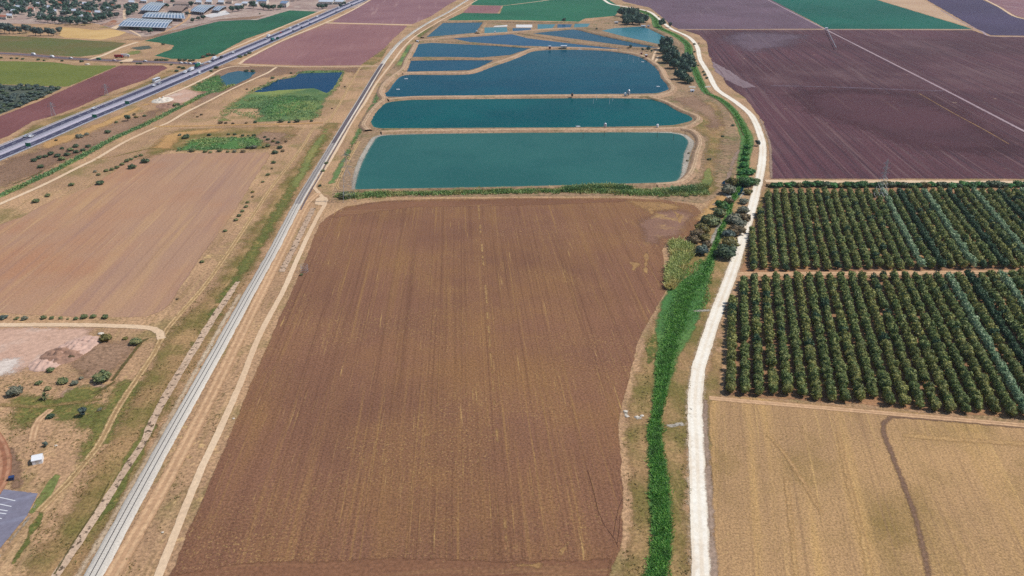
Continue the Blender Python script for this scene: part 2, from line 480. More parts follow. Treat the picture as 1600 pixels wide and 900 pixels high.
M['green_far'] = gmat('sea green crop', C(24, 104, 86), C(18, 94, 78), big=.006, fine=.2, fvar=.16, seed=15)
M['olive'] = gmat('olive brown crop', C(114, 106, 62), C(104, 110, 60), big=.01, fine=.3, fvar=.25, c=C(126, 110, 70), cbig=.01, clo=.5, chi=.7, heading=vp_angle(690), streaks=[(C(134, 120, 76), .01, .12, .55, .75, .4)], seed=16)
M['lime'] = gmat('yellow green crop', C(120, 126, 58), C(108, 118, 54), big=.01, fine=.3, fvar=.25, seed=17)
M['gold'] = gmat('golden stubble', C(222, 184, 122), C(208, 168, 108), fine=.3, fvar=.15, heading=vp_angle(2600), streaks=[(C(186, 150, 100), .004, .06, .62, .72, .7)], seed=18)
M['tan'] = gmat('tan bare strip', C(206, 172, 138), C(196, 160, 128), fine=.2, fvar=.15, seed=19)
M['stubble'] = gmat('dry stubble', C(196, 156, 110), C(180, 143, 103), big=.012, c=C(152, 124, 76), cbig=.025, clo=.45, chi=.72, fine=1.6, fvar=.5, heading=A_STUB,
                    streaks=[(C(210, 168, 108), .004, .12, .48, .7, .7), (C(140, 108, 84), .005, .3, .5, .72, .55), (C(150, 118, 88), .006, 1.1, .5, .7, .5), (C(218, 178, 116), .01, .7, .58, .76, .6)],
                    specks=[(C(124, 100, 56), 1.6, .54, .68, .6, .03, .38, .62), (C(226, 190, 130), 1.6, .58, .72, .5, .05, .4, .6)], seed=20)
M['orchard_soil'] = gmat('orchard soil', C(176, 132, 96), C(150, 112, 84), fine=.9, fvar=.4, c=C(190, 146, 98), cbig=.05, seed=21)
M['tan_grass'] = gmat('tan dry grass', C(194, 156, 110), C(174, 138, 98), big=.03, fine=1.1, fvar=.5, edge_amt=2.2, edge_scale=.2, c=C(130, 118, 66), cbig=.04, clo=.38, chi=.62, heading=A_RAIL, streaks=[(C(144, 118, 72), .03, .5, .5, .7, .55), (C(206, 168, 118), .02, .3, .54, .74, .5)], specks=[(C(110, 90, 58), .9, .58, .7, .7, .06, .4, .6)], seed=22)
M['golden_grass'] = gmat('golden dry grass', C(212, 168, 110), C(198, 152, 100), fine=.8, fvar=.35, edge_amt=2.6, edge_scale=.12, seed=23)
M['brown_scrub'] = gmat('brown scrub', C(170, 136, 110), C(146, 114, 92), fine=.7, fvar=.5, edge_amt=2.6, edge_scale=.12, specks=[(C(96, 76, 56), .5, .54, .68, .8, .04, .38, .6)], seed=24)
M['green_grass'] = gmat('green rough grass', C(126, 122, 66), C(106, 112, 58), fine=.8, fvar=.5, edge_amt=3., edge_scale=.12, specks=[(C(176, 146, 90), .5, .5, .66, .8, .06, .35, .6)], seed=25)
M['fresh_grass'] = gmat('fresh green grass', C(140, 142, 82), C(122, 132, 74), fine=.6, fvar=.4, edge_amt=2.6, edge_scale=.15, c=C(160, 150, 88), cbig=.03, seed=26)
M['marsh'] = gmat('marsh green', C(112, 138, 84), C(90, 122, 76), fine=.5, fvar=.4, edge_amt=2.4, edge_scale=.1, c=C(146, 158, 88), cbig=.02, clo=.45, chi=.65, seed=27)
M['creek_grass'] = gmat('creek bed green', C(106, 142, 76), C(78, 124, 66), fine=.8, fvar=.5, edge_amt=2., edge_scale=.25, seed=28)
M['chalk'] = gmat('chalk gravel', C(252, 240, 220), C(240, 222, 198), big=.05, fine=.9, fvar=.12, edge_amt=1.4, edge_scale=.5, seed=29, bump=.2, c=C(228, 208, 182), cbig=.12, clo=.55, chi=.75, ruts=(C(255, 248, 234, 1.05), .42, .26, .6))
M['chalk_dust'] = gmat('pale dust verge', C(220, 196, 166), C(198, 170, 138), fine=.8, fvar=.3, edge_amt=2.6, edge_scale=.3, specks=[(C(130, 112, 88), 1.0, .56, .68, .8, .1, .35, .6)], seed=30)
M['grey_dust'] = gmat('greyish verge', C(178, 152, 132), C(162, 136, 118), fine=.8, fvar=.35, edge_amt=2.6, edge_scale=.2, specks=[(C(96, 84, 66), 1.0, .6, .7, .8, .1, .4, .6)], seed=31)
M['track'] = gmat('pale dirt track', C(236, 206, 172), C(226, 192, 156), fine=.7, fvar=.16, edge_amt=1.2, edge_scale=.4, seed=32)
M['track_dim'] = gmat('brown dirt track', C(206, 164, 126), C(190, 150, 114), fine=.7, fvar=.25, edge_amt=1.8, edge_scale=.3, ruts=(C(226, 186, 144), .45, .22, .8), seed=33)
M['rut'] = gmat('wheel ruts in grass', C(190, 154, 108), C(172, 138, 98), fine=.8, fvar=.35, edge_amt=2., edge_scale=.4, ruts=(C(224, 188, 138), .52, .26, .95), seed=34)
M['bank'] = gmat('sandy bank', C(192, 156, 126), C(168, 136, 108), fine=.6, fvar=.4, edge=False, c=C(138, 120, 84), cbig=.05, ruts=(C(218, 186, 150), .2, .16, .8), specks=[(C(92, 86, 56), .5, .58, .68, .8, .05, .4, .6)], seed=35)
M['bank_grass'] = gmat('rough dyke bank', C(174, 142, 110), C(152, 124, 96), fine=.4, fvar=.5, edge=False, c=C(126, 118, 76), cbig=.05, specks=[(C(74, 76, 48), .4, .56, .66, .85, .04, .4, .6)], seed=36)
M['riprap'] = gmat('pale bank stones', C(206, 196, 180), C(176, 166, 152), fine=1.2, fvar=.4, edge_amt=2., edge_scale=.5, specks=[(C(104, 96, 84), .9, .55, .66, .85, .2, .3, .5)], seed=37)
M['rockditch'] = gmat('stony ditch', C(214, 184, 156), C(196, 166, 140), fine=1.0, fvar=.3, edge_amt=1.8, edge_scale=.4, specks=[(C(92, 76, 60), .55, .55, .62, .9, .3, .2, .4)], seed=38)
M['quarry'] = gmat('pink quarry dirt', C(220, 180, 156), C(206, 164, 142), fine=.5, fvar=.25, edge_amt=2., edge_scale=.12, c=C(226, 200, 182), cbig=.04, seed=39)
M['quarry_white'] = gmat('white quarry dust', C(238, 222, 208), C(226, 206, 192), fine=.5, fvar=.2, edge_amt=3., edge_scale=.12, seed=40)
M['reddirt'] = gmat('red dirt ring', C(176, 122, 92), C(160, 108, 82), fine=.5, fvar=.25, ruts=(C(200, 150, 118), .5, .25, .8), seed=41)
M['asphalt_lot'] = gmat('blue grey asphalt', C(140, 136, 150), C(128, 124, 140), fine=.6, fvar=.15, edge_amt=.6, bump=.1, heading=A_RAIL + 1.2, streaks=[(C(150, 150, 168), .05, .6, .5, .7, .5)], seed=42)
M['asphalt'] = gmat('highway asphalt', C(84, 82, 104), C(74, 74, 96), fine=.4, fvar=.15, edge=False, bump=.1, seed=43)
M['median'] = gmat('pale median', C(186, 178, 192), C(172, 166, 180), fine=.4, fvar=.12, edge=False, bump=.1, seed=44)
M['paint'] = gmat('white road paint', C(240, 240, 240), C(226, 226, 228), fine=2., fvar=.1, edge=False, bump=.05, seed=45)
M['sideroad'] = gmat('side road asphalt', C(122, 108, 116), C(112, 100, 108), fine=.4, fvar=.15, edge_amt=.8, seed=46)
M['concrete'] = gmat('pale concrete yard', C(232, 228, 224), C(216, 210, 206), fine=.3, fvar=.12, edge_amt=.8, seed=47)
M['pathline'] = gmat('pale field path', C(184, 160, 162), C(170, 146, 150), fine=.3, fvar=.25, edge_amt=1.6, edge_scale=.2, seed=48)
M['ditch'] = gmat('dark ditch', C(98, 92, 54), C(112, 96, 58), fine=.6, fvar=.5, edge_amt=2.4, edge_scale=.4, seed=49)
M['greygreen'] = gmat('grey green scrub floor', C(96, 102, 88), C(84, 92, 80), fine=.3, fvar=.4, seed=50)
M['wheelmark'] = gmat('pressed wheel marks', C(104, 72, 56), C(96, 66, 52), fine=1., fvar=.3, edge_amt=2.4, edge_scale=.4, seed=71)
M['goldline'] = gmat('golden straw line', C(206, 166, 112), C(196, 156, 108), fine=1.4, fvar=.45, edge_amt=2.2, edge_scale=.25, seed=72)
M['dustsoft'] = gmat('pale dust on soil', C(158, 136, 138), C(144, 122, 126), fine=.3, fvar=.2, edge_amt=2., edge_scale=.06, heading=A_RIGHT, streaks=[(C(104, 76, 84), .01, .2, .5, .7, .6)], seed=73)
M['bandline'] = gmat('worn soil band', C(150, 118, 94), C(136, 106, 86), fine=1.2, fvar=.4, edge_amt=2., edge_scale=.3, seed=74)
M['w1'] = watermat('pond water teal grey', C(46, 100, 97), C(54, 108, 103), edgecol=C(92, 128, 118))
M['w2'] = watermat('pond water deep teal', C(2, 92, 94), C(0, 82, 88), edgecol=C(40, 110, 104))
M['w3'] = watermat('pond water deep blue', C(0, 82, 100), C(0, 74, 94), edgecol=C(40, 104, 124))
M['w4'] = watermat('pond water blue', C(0, 80, 108), C(0, 84, 108))
M['w5'] = watermat('pond water slate blue', C(30, 88, 120), C(22, 80, 116))
M['w5b'] = watermat('pond water mid blue', C(10, 80, 106), C(0, 74, 100))
M['w6'] = watermat('pond water pale green', C(66, 128, 138), C(56, 120, 134))
M['w7'] = watermat('pond water navy', C(0, 64, 100), C(0, 58, 94))
M['w8'] = watermat('pond water grey', C(52, 96, 112), C(46, 88, 106))
M['creek_water'] = watermat('creek water', C(14, 50, 74), C(10, 44, 62))

# ------------------------------------------------------------------ ground sheets (photo pixels)
def flat_ground():
    me = np_mesh('ground', [(-5000, -600, 0), (5000, -600, 0), (5000, 9000, 0), (-5000, 9000, 0)], [], [(0, 1, 2, 3)], [M['base']])
    tag(link('ground', me), kind='structure')
flat_ground()

S = sheet
# far belt
S('far_field', [(-700, 34), (150, 38), (230, 62), (400, 34), (520, 18), (720, -12), (960, -22), (1700, -22), (2400, -40), (2400, -80), (-1200, -80), (-1200, 30)], M['far'], 8, 3)
# fields to the west of the highway
S('field', [(-260, 44), (0, 55), (75, 59), (125, 62), (200, 67), (180, 77), (156, 85), (125, 89), (87, 87), (0, 81), (-260, 72)], M['olive'], 3, 1)
S('field', [(97, 42), (125, 44), (150, 47), (172, 45), (199, 50), (187, 56), (159, 62), (100, 59), (91, 55)], M['gold'], 2, .8)
S('field', [(-260, 92), (0, 95), (87, 97), (119, 102), (187, 102), (106, 136), (0, 132), (-260, 124)], M['lime'], 2.5, 1)
S('field', [(-260, 124), (0, 132), (98, 136), (95, 140), (60, 155), (20, 172), (0, 179), (-200, 240)], M['greygreen'], 2, 1)
S('field', [(202, 102), (255, 102), (263, 106), (230, 124), (180, 141), (125, 167), (85, 181), (52, 190), (14, 213), (-150, 270), (-180, 238), (0, 181), (60, 158), (106, 137), (187, 102)], M['maroon'], 2, .8)
S('field', [(224, 64), (255, 55), (305, 42), (342, 33), (380, 31), (402, 31), (435, 21), (452, 16), (497, 18), (454, 37), (385, 61), (360, 74), (342, 85), (311, 93), (267, 92), (240, 87), (267, 77), (270, 71), (260, 69), (247, 67)], M['green'], 2.5, 1)
S('field', [(374, 99), (435, 67), (510, 36.5), (560, 38), (638, 40), (612, 64), (587, 92), (580, 102), (480, 103)], M['mauve'], 2, .8)
S('field', [(517, 35), (572, 2), (600, -16), (745, -16), (700, 8), (675, 25), (645, 38), (560, 36.3)], M['mauve_lined'], 2, .8)
S('field', [(500, 103), (560, 103), (612, 66), (597, 95), (580, 104)], M['tan_grass'], 2, 1)
S('dirt_path', [(505, 36.4), (560, 37.2), (645, 39.5), (644, 38.6), (560, 36), (510, 35)], M['track'], 1, .3)
S('field', [(697, 32), (722, 20), (780, 21), (785, 9), (735, 8), (750, -14), (930, -14), (972, 12), (962, 25), (915, 29), (905, 34), (800, 31.5)], M['green_hi'], 3, 1)
S('field', [(722, 20), (735, 8.4), (785, 9), (778, 21)], M['mauve'], 2, .6)
# pinkish field by the railway
S('field', [(-300, 470), (0, 350), (30, 340), (82, 312), (140, 292), (192, 257), (232, 242), (270, 239.5), (400, 238), (419, 238), (424, 242), (400, 278), (369, 330), (317, 400), (285, 447), (270, 472), (254, 487), (228, 496), (175, 497), (100, 495), (0, 491), (-300, 480)], M['pink'], 1.6, .7)
# main field
MAIN = [(225, 985), (262, 900), (300, 815), (352, 690), (420, 530), (470, 420), (497, 352), (508, 340), (540, 322), (600, 313), (700, 310), (820, 309), (960, 309), (1040, 312), (1085, 320), (1098, 331), (1096, 345), (1074, 375), (1045, 378), (1037, 392), (1041, 430), (1043, 452), (1030, 478), (1010, 510), (1000, 535), (990, 570), (980, 610), (972, 640), (967, 675), (973, 720), (976, 780), (976, 830), (971, 860), (963, 880), (955, 905), (945, 985)]
S('field', MAIN, M['brown'], 1.2, .6)
S('field', [(215, 1010), (268, 893), (400, 876), (600, 869), (790, 872), (900, 873), (962, 868), (955, 905), (945, 985), (940, 1010)], M['headland'], 2.5, .7)
S('field', [(505, 346), (540, 324), (600, 314.5), (820, 310.5), (985, 311), (985, 316), (820, 322), (640, 325), (545, 338)], M['headland'], 3, .8)
S('field', [(1000, 395), (985, 345), (1020, 328), (1085, 324), (1094, 335), (1072, 372), (1045, 376), (1034, 400), (1036, 440), (1020, 470)], M['grey_soil'], 14, 1.5)
for q in ([(968, 310), (1040, 314), (1084, 323), (1060, 330), (1010, 334), (985, 322)], [(1000, 318), (1030, 326), (1022, 340), (1010, 332)], [(1052, 330), (1066, 336), (1062, 350), (1058, 340)],
          [(983, 408), (1002, 412), (990, 424), (984, 420)], [(1008, 390), (1013, 390), (1012, 430), (1006, 424)], [(875, 860), (893, 842), (890, 850), (874, 870)], [(800, 880), (850, 881), (846, 886), (800, 885)]):
    S('straw_patch', q, M['straw_patch'], 2.5, 1.2, kind='stuff')
S('straw_patch', [(745, 320), (750, 320), (754, 380), (760, 440), (768, 540), (776, 640), (785, 740), (794, 850), (789, 850), (779, 740), (770, 640), (763, 540), (756, 440), (751, 380)], M['straw_patch'], .9, .5, kind='stuff')

for q in ([(918, 735), (928, 770), (935, 800), (945, 822), (960, 842), (966, 856)], [(958, 838), (962, 815), (966, 795), (972, 780)], [(964, 850), (967, 830), (969, 805)]):
    ribbon('wheel_marks', q, .4, M['wheelmark'], fade=.2, jit=.1)
# dry grass belts around the tracks, creek and ponds
S('dry_grass', [(958, 905), (972, 860), (977, 820), (976, 780), (974, 720), (968, 675), (981, 610), (1001, 535), (1011, 510), (1044, 452), (1075, 376), (1098, 345), (1130, 310), (1150, 290), (1170, 330), (1140, 440), (1100, 560), (1085, 640), (1082, 760), (1086, 905), (1086, 985), (945, 985)], M['tan_grass'], 1.5, .8)
S('dry_grass', [(1105, 990), (1085, 620), (1130, 470), (1165, 370), (1185, 300), (1203, 283), (1215, 296), (1185, 370), (1145, 470), (1132, 600), (1135, 640)], M['tan_grass'], 1.5, .8)
S('field', [(1103, 625), (1140, 617), (1350, 636), (1600, 660), (1900, 690), (2100, 990), (1116, 990)], M['stubble'], 2, .8)
S('orchard_ground', [(1128, 618), (1145, 470), (1160, 436), (1150, 430), (1165, 400), (1180, 345), (1200, 300), (1203, 290), (1600, 287), (1900, 285), (1900, 688), (1600, 657), (1350, 634)], M['orchard_soil'], 1.5, .6)
# violet fields beyond the chalk road
S('field', [(1060, 46), (1048, 40), (1030, 24), (1014, 12), (975, 3), (957, -8), (945, -20), (1170, -20), (1290, 45)], M['purple_pale'], 3, 1)
S('field', [(1201, 280), (1203, 230), (1190, 190), (1165, 155), (1135, 133), (1116, 105), (1106, 85), (1103, 66), (1092, 55), (1066, 46.5), (1290, 46.5), (1520, 47), (1548, 57), (1600, 58), (1900, 60), (2100, 282), (1600, 280)], M['purple'], 2.5, 1)
S('field', [(1190, 140), (1300, 132), (1470, 142), (1600, 205), (1700, 262), (1400, 245), (1300, 200), (1215, 170)], M['purple_red'], 60, 4)
S('field', [(1108, 47), (1290, 47), (1300, 60), (1240, 80), (1150, 100), (1115, 90)], M['purple_soft'], 50, 4)
S('field', [(1172, -20), (1205, 0), (1291, 45.5), (1522, 45.5), (1372, 0), (1310, -20)], M['green_far'], 3, 1)
S('field', [(1372, 0), (1310, -20), (1400, -20), (1445, 0), (1515, 41), (1523, 45.5)], M['tan'], 2.5, 1)
S('field', [(1447, 0), (1402, -20), (1500, -20), (1537, 0), (1562, 12), (1582, 25), (1600, 30), (1800, 60), (1600, 56), (1548, 55.5), (1526, 45.5)], M['indigo'], 2.5, 1)
S('field', [(1540, 0), (1505, -20), (1800, -20), (1800, 55), (1602, 29), (1584, 24), (1564, 11)], M['mauve_lined'], 2.5, 1)

# grass belts left of the railway
S('dry_grass', [(-60, 1000), (60, 835), (120, 745), (250, 520), (330, 440), (425, 292), (505, 190), (540, 190), (480, 290), (400, 430), (300, 600), (190, 815), (90, 985)], M['tan_grass'], 3, 1.2)
S('green_grass', [(300, 520), (360, 430), (440, 300), (505, 200), (515, 215), (470, 290), (420, 380), (360, 470), (300, 570), (240, 640), (225, 660)], M['green_grass'], 5, 1.6)
S('green_grass', [(0, 600), (60, 610), (160, 622), (190, 610), (175, 650), (140, 700), (120, 690), (70, 660), (50, 690), (45, 740), (0, 690)], M['green_grass'], 4, 1.4)
S('green_grass', [(452, 290), (478, 238), (508, 195), (517, 200), (492, 250), (466, 300)], M['fresh_grass'], 3, 1.2)
S('green_grass', [(62, 770), (88, 740), (95, 742), (75, 785), (48, 805), (44, 800)], M['fresh_grass'], 2, .8)
S('green_grass', [(97, 760), (115, 738), (118, 742), (100, 770)], M['green_grass'], 2, .8)
S('green_grass', [(15, 880), (60, 800), (72, 800), (40, 860), (15, 895)], M['green_grass'], 3, 1)
S('brown_scrub', [(100, 560), (150, 530), (200, 520), (225, 535), (200, 575), (180, 595), (120, 600), (90, 585)], M['brown_scrub'], 4, 1.5)
S('brown_scrub', [(85, 625), (100, 605), (160, 598), (170, 606), (120, 622)], M['quarry'], 3, 1.2)
S('green_grass', [(120, 690), (180, 590), (230, 590), (200, 660), (150, 720), (110, 740)], M['green_grass'], 5, 1.5)
S('green_grass', [(150, 800), (230, 650), (262, 610), (240, 680), (190, 780), (140, 850)], M['green_grass'], 4, 1.2)
S('green_grass', [(60, 640), (110, 600), (180, 596), (160, 625), (80, 650)], M['green_grass'], 4, 1.4)
S('brown_scrub', [(0, 690), (30, 700), (45, 740), (40, 770), (10, 765)], M['brown_scrub'], 3, 1)
S('dirt', [(-200, 505), (0, 508), (120, 509), (225, 510), (245, 516), (225, 520), (150, 517), (150, 528), (130, 545), (115, 568), (85, 580), (60, 572), (45, 582), (0, 592), (-200, 620)], M['quarry'], 2.5, 1.2)
S('dirt', [(-100, 575), (0, 560), (30, 540), (52, 538), (42, 560), (40, 582), (15, 590), (-100, 610)], M['quarry_white'], 5, 1.5)
S('dirt', [(88, 545), (104, 532), (116, 533), (120, 548), (104, 562), (96, 556)], M['reddirt'], 2, .8)
# scrub between highway and the far track
S('brown_scrub', [(-200, 330), (0, 248), (130, 205), (230, 170), (300, 140), (330, 125), (345, 130), (280, 170), (200, 215), (100, 262), (0, 300), (-200, 380)], M['brown_scrub'], 6, 2)
S('golden_grass', [(60, 222), (120, 205), (200, 172), (310, 118), (318, 120), (210, 178), (130, 215), (60, 240)], M['golden_grass'], 5, 1.5)
S('golden_grass', [(14, 214), (52, 191), (85, 182), (166, 151), (200, 138), (230, 125), (262, 108), (285, 112), (200, 152), (130, 184), (67, 206), (30, 225)], M['tan_grass'], 3, 1)
S('golden_grass', [(205, 262), (215, 238), (270, 200), (420, 195), (480, 196), (470, 215), (425, 236), (270, 237)], M['tan_grass'], 4, 1.4)
S('golden_grass', [(225, 234), (250, 212), (272, 205), (345, 198), (360, 204), (290, 214), (272, 236)], M['golden_grass'], 4, 1.4)
S('brown_scrub', [(380, 215), (410, 203), (460, 205), (455, 225), (430, 238)], M['brown_scrub'], 5, 1.5)
S('dirt', [(248, 150), (262, 148), (288, 136), (316, 144), (330, 143), (285, 165), (262, 160)], M['quarry'], 3, 1)
S('brown_scrub', [(325, 110), (352, 98), (374, 101), (480, 105), (580, 104), (560, 118), (520, 112), (450, 118), (400, 125), (330, 165), (300, 190), (280, 190)], M['brown_scrub'], 5, 1.4)
# marsh, ponds on the west side
S('marsh', [(330, 190), (350, 166), (378, 148), (410, 132), (462, 116), (470, 109), (545, 109), (541, 122), (525, 146), (512, 165), (500, 188), (440, 192), (385, 192), (400, 183), (395, 170), (372, 172), (355, 186)], M['marsh'], 4, 1.4)
S('marsh', [(395, 172), (430, 146), (490, 150), (488, 168), (470, 178), (440, 188), (412, 186)], M['creek_grass'], 7, 2)
S('marsh', [(335, 190), (352, 180), (366, 190)], M['fresh_grass'], 2, .8)
S('marsh', [(295, 138), (320, 123), (345, 116), (356, 128), (352, 138), (385, 121), (402, 112), (406, 115), (345, 146), (316, 144), (298, 143)], M['creek_grass'], 3, 1)
S('marsh', [(272, 238), (288, 220), (318, 214), (400, 213), (415, 218), (412, 230), (380, 234), (300, 237)], M['creek_grass'], 3, 1)
S('pond', [(396, 144), (416, 134), (435, 125), (460, 121), (467, 115), (535, 113), (531, 121), (520, 139), (510, 146), (500, 141), (490, 138), (435, 141), (410, 144)], M['w7'], 1.5, .8)
S('pond', [(344, 120), (357, 114), (372, 111), (400, 113), (390, 122), (362, 135), (352, 134), (346, 128)], M['w8'], 1.5, .8)
# ground of the fish farm
S('farm_ground', [(690, 33), (905, 36), (965, 25), (1010, 34), (1070, 60), (1075, 85), (1095, 130), (1130, 160), (1150, 200), (1160, 230), (1140, 300), (1098, 318), (985, 306), (600, 308), (520, 312), (520, 300), (560, 215), (570, 180), (600, 120), (650, 64)], M['bank_grass'], 4, 1)
S('dry_grass', [(1075, 200), (1100, 152), (1130, 165), (1140, 200), (1125, 260), (1130, 300), (1105, 318), (1080, 300), (1095, 250), (1098, 215)], M['tan_grass'], 3, 1)
S('dry_grass', [(1040, 153), (1090, 148), (1125, 170), (1140, 196), (1120, 215), (1098, 205), (1095, 182)], M['brown_scrub'], 4, 1.3)
S('dry_grass', [(1080, 345), (1100, 318), (1125, 300), (1148, 300), (1135, 330), (1105, 345), (1095, 360)], M['golden_grass'], 3, 1)
S('green_grass', [(1080, 196), (1092, 187), (1104, 180), (1102, 190), (1090, 197)], M['fresh_grass'], 2, .8)
S('green_grass', [(1100, 265), (1112, 258), (1116, 285), (1100, 300), (1092, 296)], M['fresh_grass'], 3, .8)
S('green_grass', [(520, 268), (545, 225), (572, 175), (592, 135), (600, 140), (580, 180), (550, 235), (528, 285), (508, 290)], M['marsh'], 2, 1)
S('green_grass', [(617, 102), (634, 72), (650, 62), (640, 82), (630, 102)], M['marsh'], 2, .6)
S('green_grass', [(645, 55), (690, 33), (676, 46), (655, 62)], M['green_grass'], 2, .6)

PONDS = {
    'p1': ([(553, 295), (556, 275), (566, 250), (580, 225), (593, 213), (625, 210.5), (700, 208.5), (800, 207.5), (950, 206.5), (1050, 208), (1068, 212), (1078, 222), (1072, 240), (1068, 262), (1064, 276), (1055, 283), (1020, 286), (900, 290), (800, 292), (700, 294), (600, 296)], 'w1'),
    'p2': ([(580, 192), (582, 180), (592, 167), (612, 159), (650, 156), (800, 154.5), (930, 153.5), (1015, 155), (1040, 162), (1060, 172), (1082, 185), (1076, 190), (1045, 196), (900, 199), (800, 199.5), (600, 200.5), (585, 199)], 'w2'),
    'p3': ([(604, 151), (607, 142), (625, 120), (640, 117), (730, 116.5), (762, 107), (800, 94), (837, 80), (900, 78), (962, 81), (995, 88), (1025, 100), (1035, 117), (1046, 137), (1040, 142), (1020, 146), (800, 148)], 'w3'),
    'p4': ([(636, 112), (642, 95), (690, 94), (772, 94), (750, 105), (732, 110)], 'w5b'),
    'p5': ([(644, 89), (652, 69), (675, 67), (740, 70), (800, 73), (835, 75), (812, 81), (797, 86), (750, 90), (700, 89)], 'w4'),
    'p6': ([(664, 58), (690, 36), (756, 35), (745, 51), (700, 55)], 'w4'),
    'p7': ([(707, 60), (750, 57), (800, 53.5), (825, 60), (900, 69), (972, 76.5), (900, 75.5), (862, 73), (797, 71), (740, 67)], 'w5'),
    'p8': ([(832, 52), (895, 46), (920, 50), (960, 60), (1030, 75), (990, 73), (930, 65), (870, 57)], 'w5b'),
    'p9': ([(940, 48), (960, 44), (1000, 41.5), (1015, 45), (1040, 58), (1052, 67), (1047, 71), (1025, 68), (975, 57)], 'w6'),
    'q1': ([(757, 43), (792, 42.5), (793, 50), (757, 52)], 'w6'), 'q2': ([(801, 44), (829, 44), (831, 48), (801, 48.5)], 'w5'),
    'q3': ([(840, 38), (868, 38), (862, 45.5), (840, 46)], 'w6'), 'q4': ([(871, 38), (894, 38), (891, 43), (871, 44)], 'w5'), 'q5': ([(898, 37), (922, 37), (918, 42), (897, 43)], 'w6'),
}
S('concrete_pad', [(806, 38.5), (832, 38.5), (832, 43), (806, 43)], M['concrete'], .8, .2)
S('concrete_pad', [(773, 40.5), (793, 39), (793, 41.5), (770, 42.2)], M['concrete'], .8, .2)
WZ = next_z()
POUT = {}
for k, (pts, mk) in PONDS.items():
    big = k.startswith('p')
    S('pond', pts, M[mk], 3.0 if big else 1.2, .5 if big else .25, z=WZ, smooth=k in ('p1', 'p2', 'p3'))

# stony rims of the two lower ponds
ribbon('stone_bank', [(1050, 207.5), (1068, 211), (1080, 222), (1074, 240), (1070, 262), (1066, 276), (1057, 284)], [4, 5, 6, 6, 5, 4, 2.5], M['riprap'], fade=1.6, jit=1)
ribbon('stone_bank', [(552, 296), (555, 275), (564, 250), (578, 225), (590, 213), (625, 209.5), (700, 208)], [3.5, 4.5, 5, 5, 5, 4, 3], M['riprap'], fade=1.6, jit=1)
ribbon('stone_bank', [(620, 209.5), (800, 206.6), (950, 205.8), (1050, 207)], 5, M['riprap'], fade=2, jit=.8)

DY = [(-1, 0), (-.62, 1.1), (-.35, 1.3), (0, 1.35), (.35, 1.3), (.62, 1.1), (1, 0)]
def dyke(pts, w, mat='bank', h=1.0):
    g = [Vector(G(*p, 0.6)) for p in pts]
    return ribbon('dyke', g, w, M[mat], z=next_z(), profile=[(u, v * h) for u, v in DY], ground=True, jit=.8)
dyke([(596, 207), (625, 205.5), (650, 205), (800, 203.5), (950, 202.8), (1025, 202), (1072, 200)], 11, 'bank')
dyke([(606, 156), (650, 152.3), (800, 151), (900, 150), (1025, 150), (1042, 146)], 12, 'bank')
dyke([(575, 204), (568, 196), (573, 186), (580, 175), (592, 162), (600, 155), (595, 145), (600, 132), (615, 118.5), (630, 107), (635, 95), (642, 82), (650, 67)], 8, 'bank')
dyke([(962, 79.5), (995, 85), (1017, 95), (1032, 107), (1040, 122), (1051, 136), (1047, 144), (1025, 150)], 8, 'bank')
dyke([(1015, 152), (1040, 159), (1065, 172), (1089, 182), (1090, 189), (1075, 197.5), (1062, 201)], 7, 'bank')
dyke([(1062, 201), (1082, 205), (1092, 215), (1094, 226), (1089, 240), (1086, 255), (1078, 273), (1060, 285.5), (1025, 289)], 7, 'bank')
dyke([(1025, 288.5), (900, 292), (800, 294.5), (700, 296.5), (600, 298), (545, 299)], 6, 'bank_grass')
dyke([(630, 114.5), (687, 113.5), (732, 113), (762, 103), (800, 90), (832, 77), (862, 74.5), (912, 75.5), (965, 79)], 11, 'bank')
dyke([(642, 92), (700, 91.6), (770, 92), (790, 91)], 12, 'bank_grass')
dyke([(652, 65.5), (675, 64), (712, 65.5), (800, 71.8), (840, 74.5)], 10, 'bank_grass')
dyke([(652, 64), (700, 58.5), (750, 54), (800, 50.5), (850, 46), (890, 44)], 11, 'bank')
dyke([(812, 51.5), (860, 59.5), (900, 66.5), (975, 74), (1010, 77)], 11, 'bank_grass')
dyke([(905, 45), (940, 54), (987, 64), (1025, 71), (1052, 73)], 11, 'bank_grass')
dyke([(1018, 44), (1050, 60), (1057, 69), (1052, 73)], 9, 'bank_grass')
dyke([(758, 35), (746, 52)], 8, 'bank_grass')
dyke([(689, 35), (660, 59)], 7, 'bank_grass')
dyke([(690, 34), (756, 33.6), (830, 35), (905, 35.5)], 9, 'bank_grass')
ribbon('dirt_path', [(561, 221), (546, 248), (535, 269), (526, 290), (530, 296)], 3, M['rut'], fade=.8, jit=.3)
ribbon('dirt_path', [(1028, 88), (1025, 95), (1018, 99), (1024, 81), (1030, 75)], 3, M['track'], fade=.8, jit=.3)

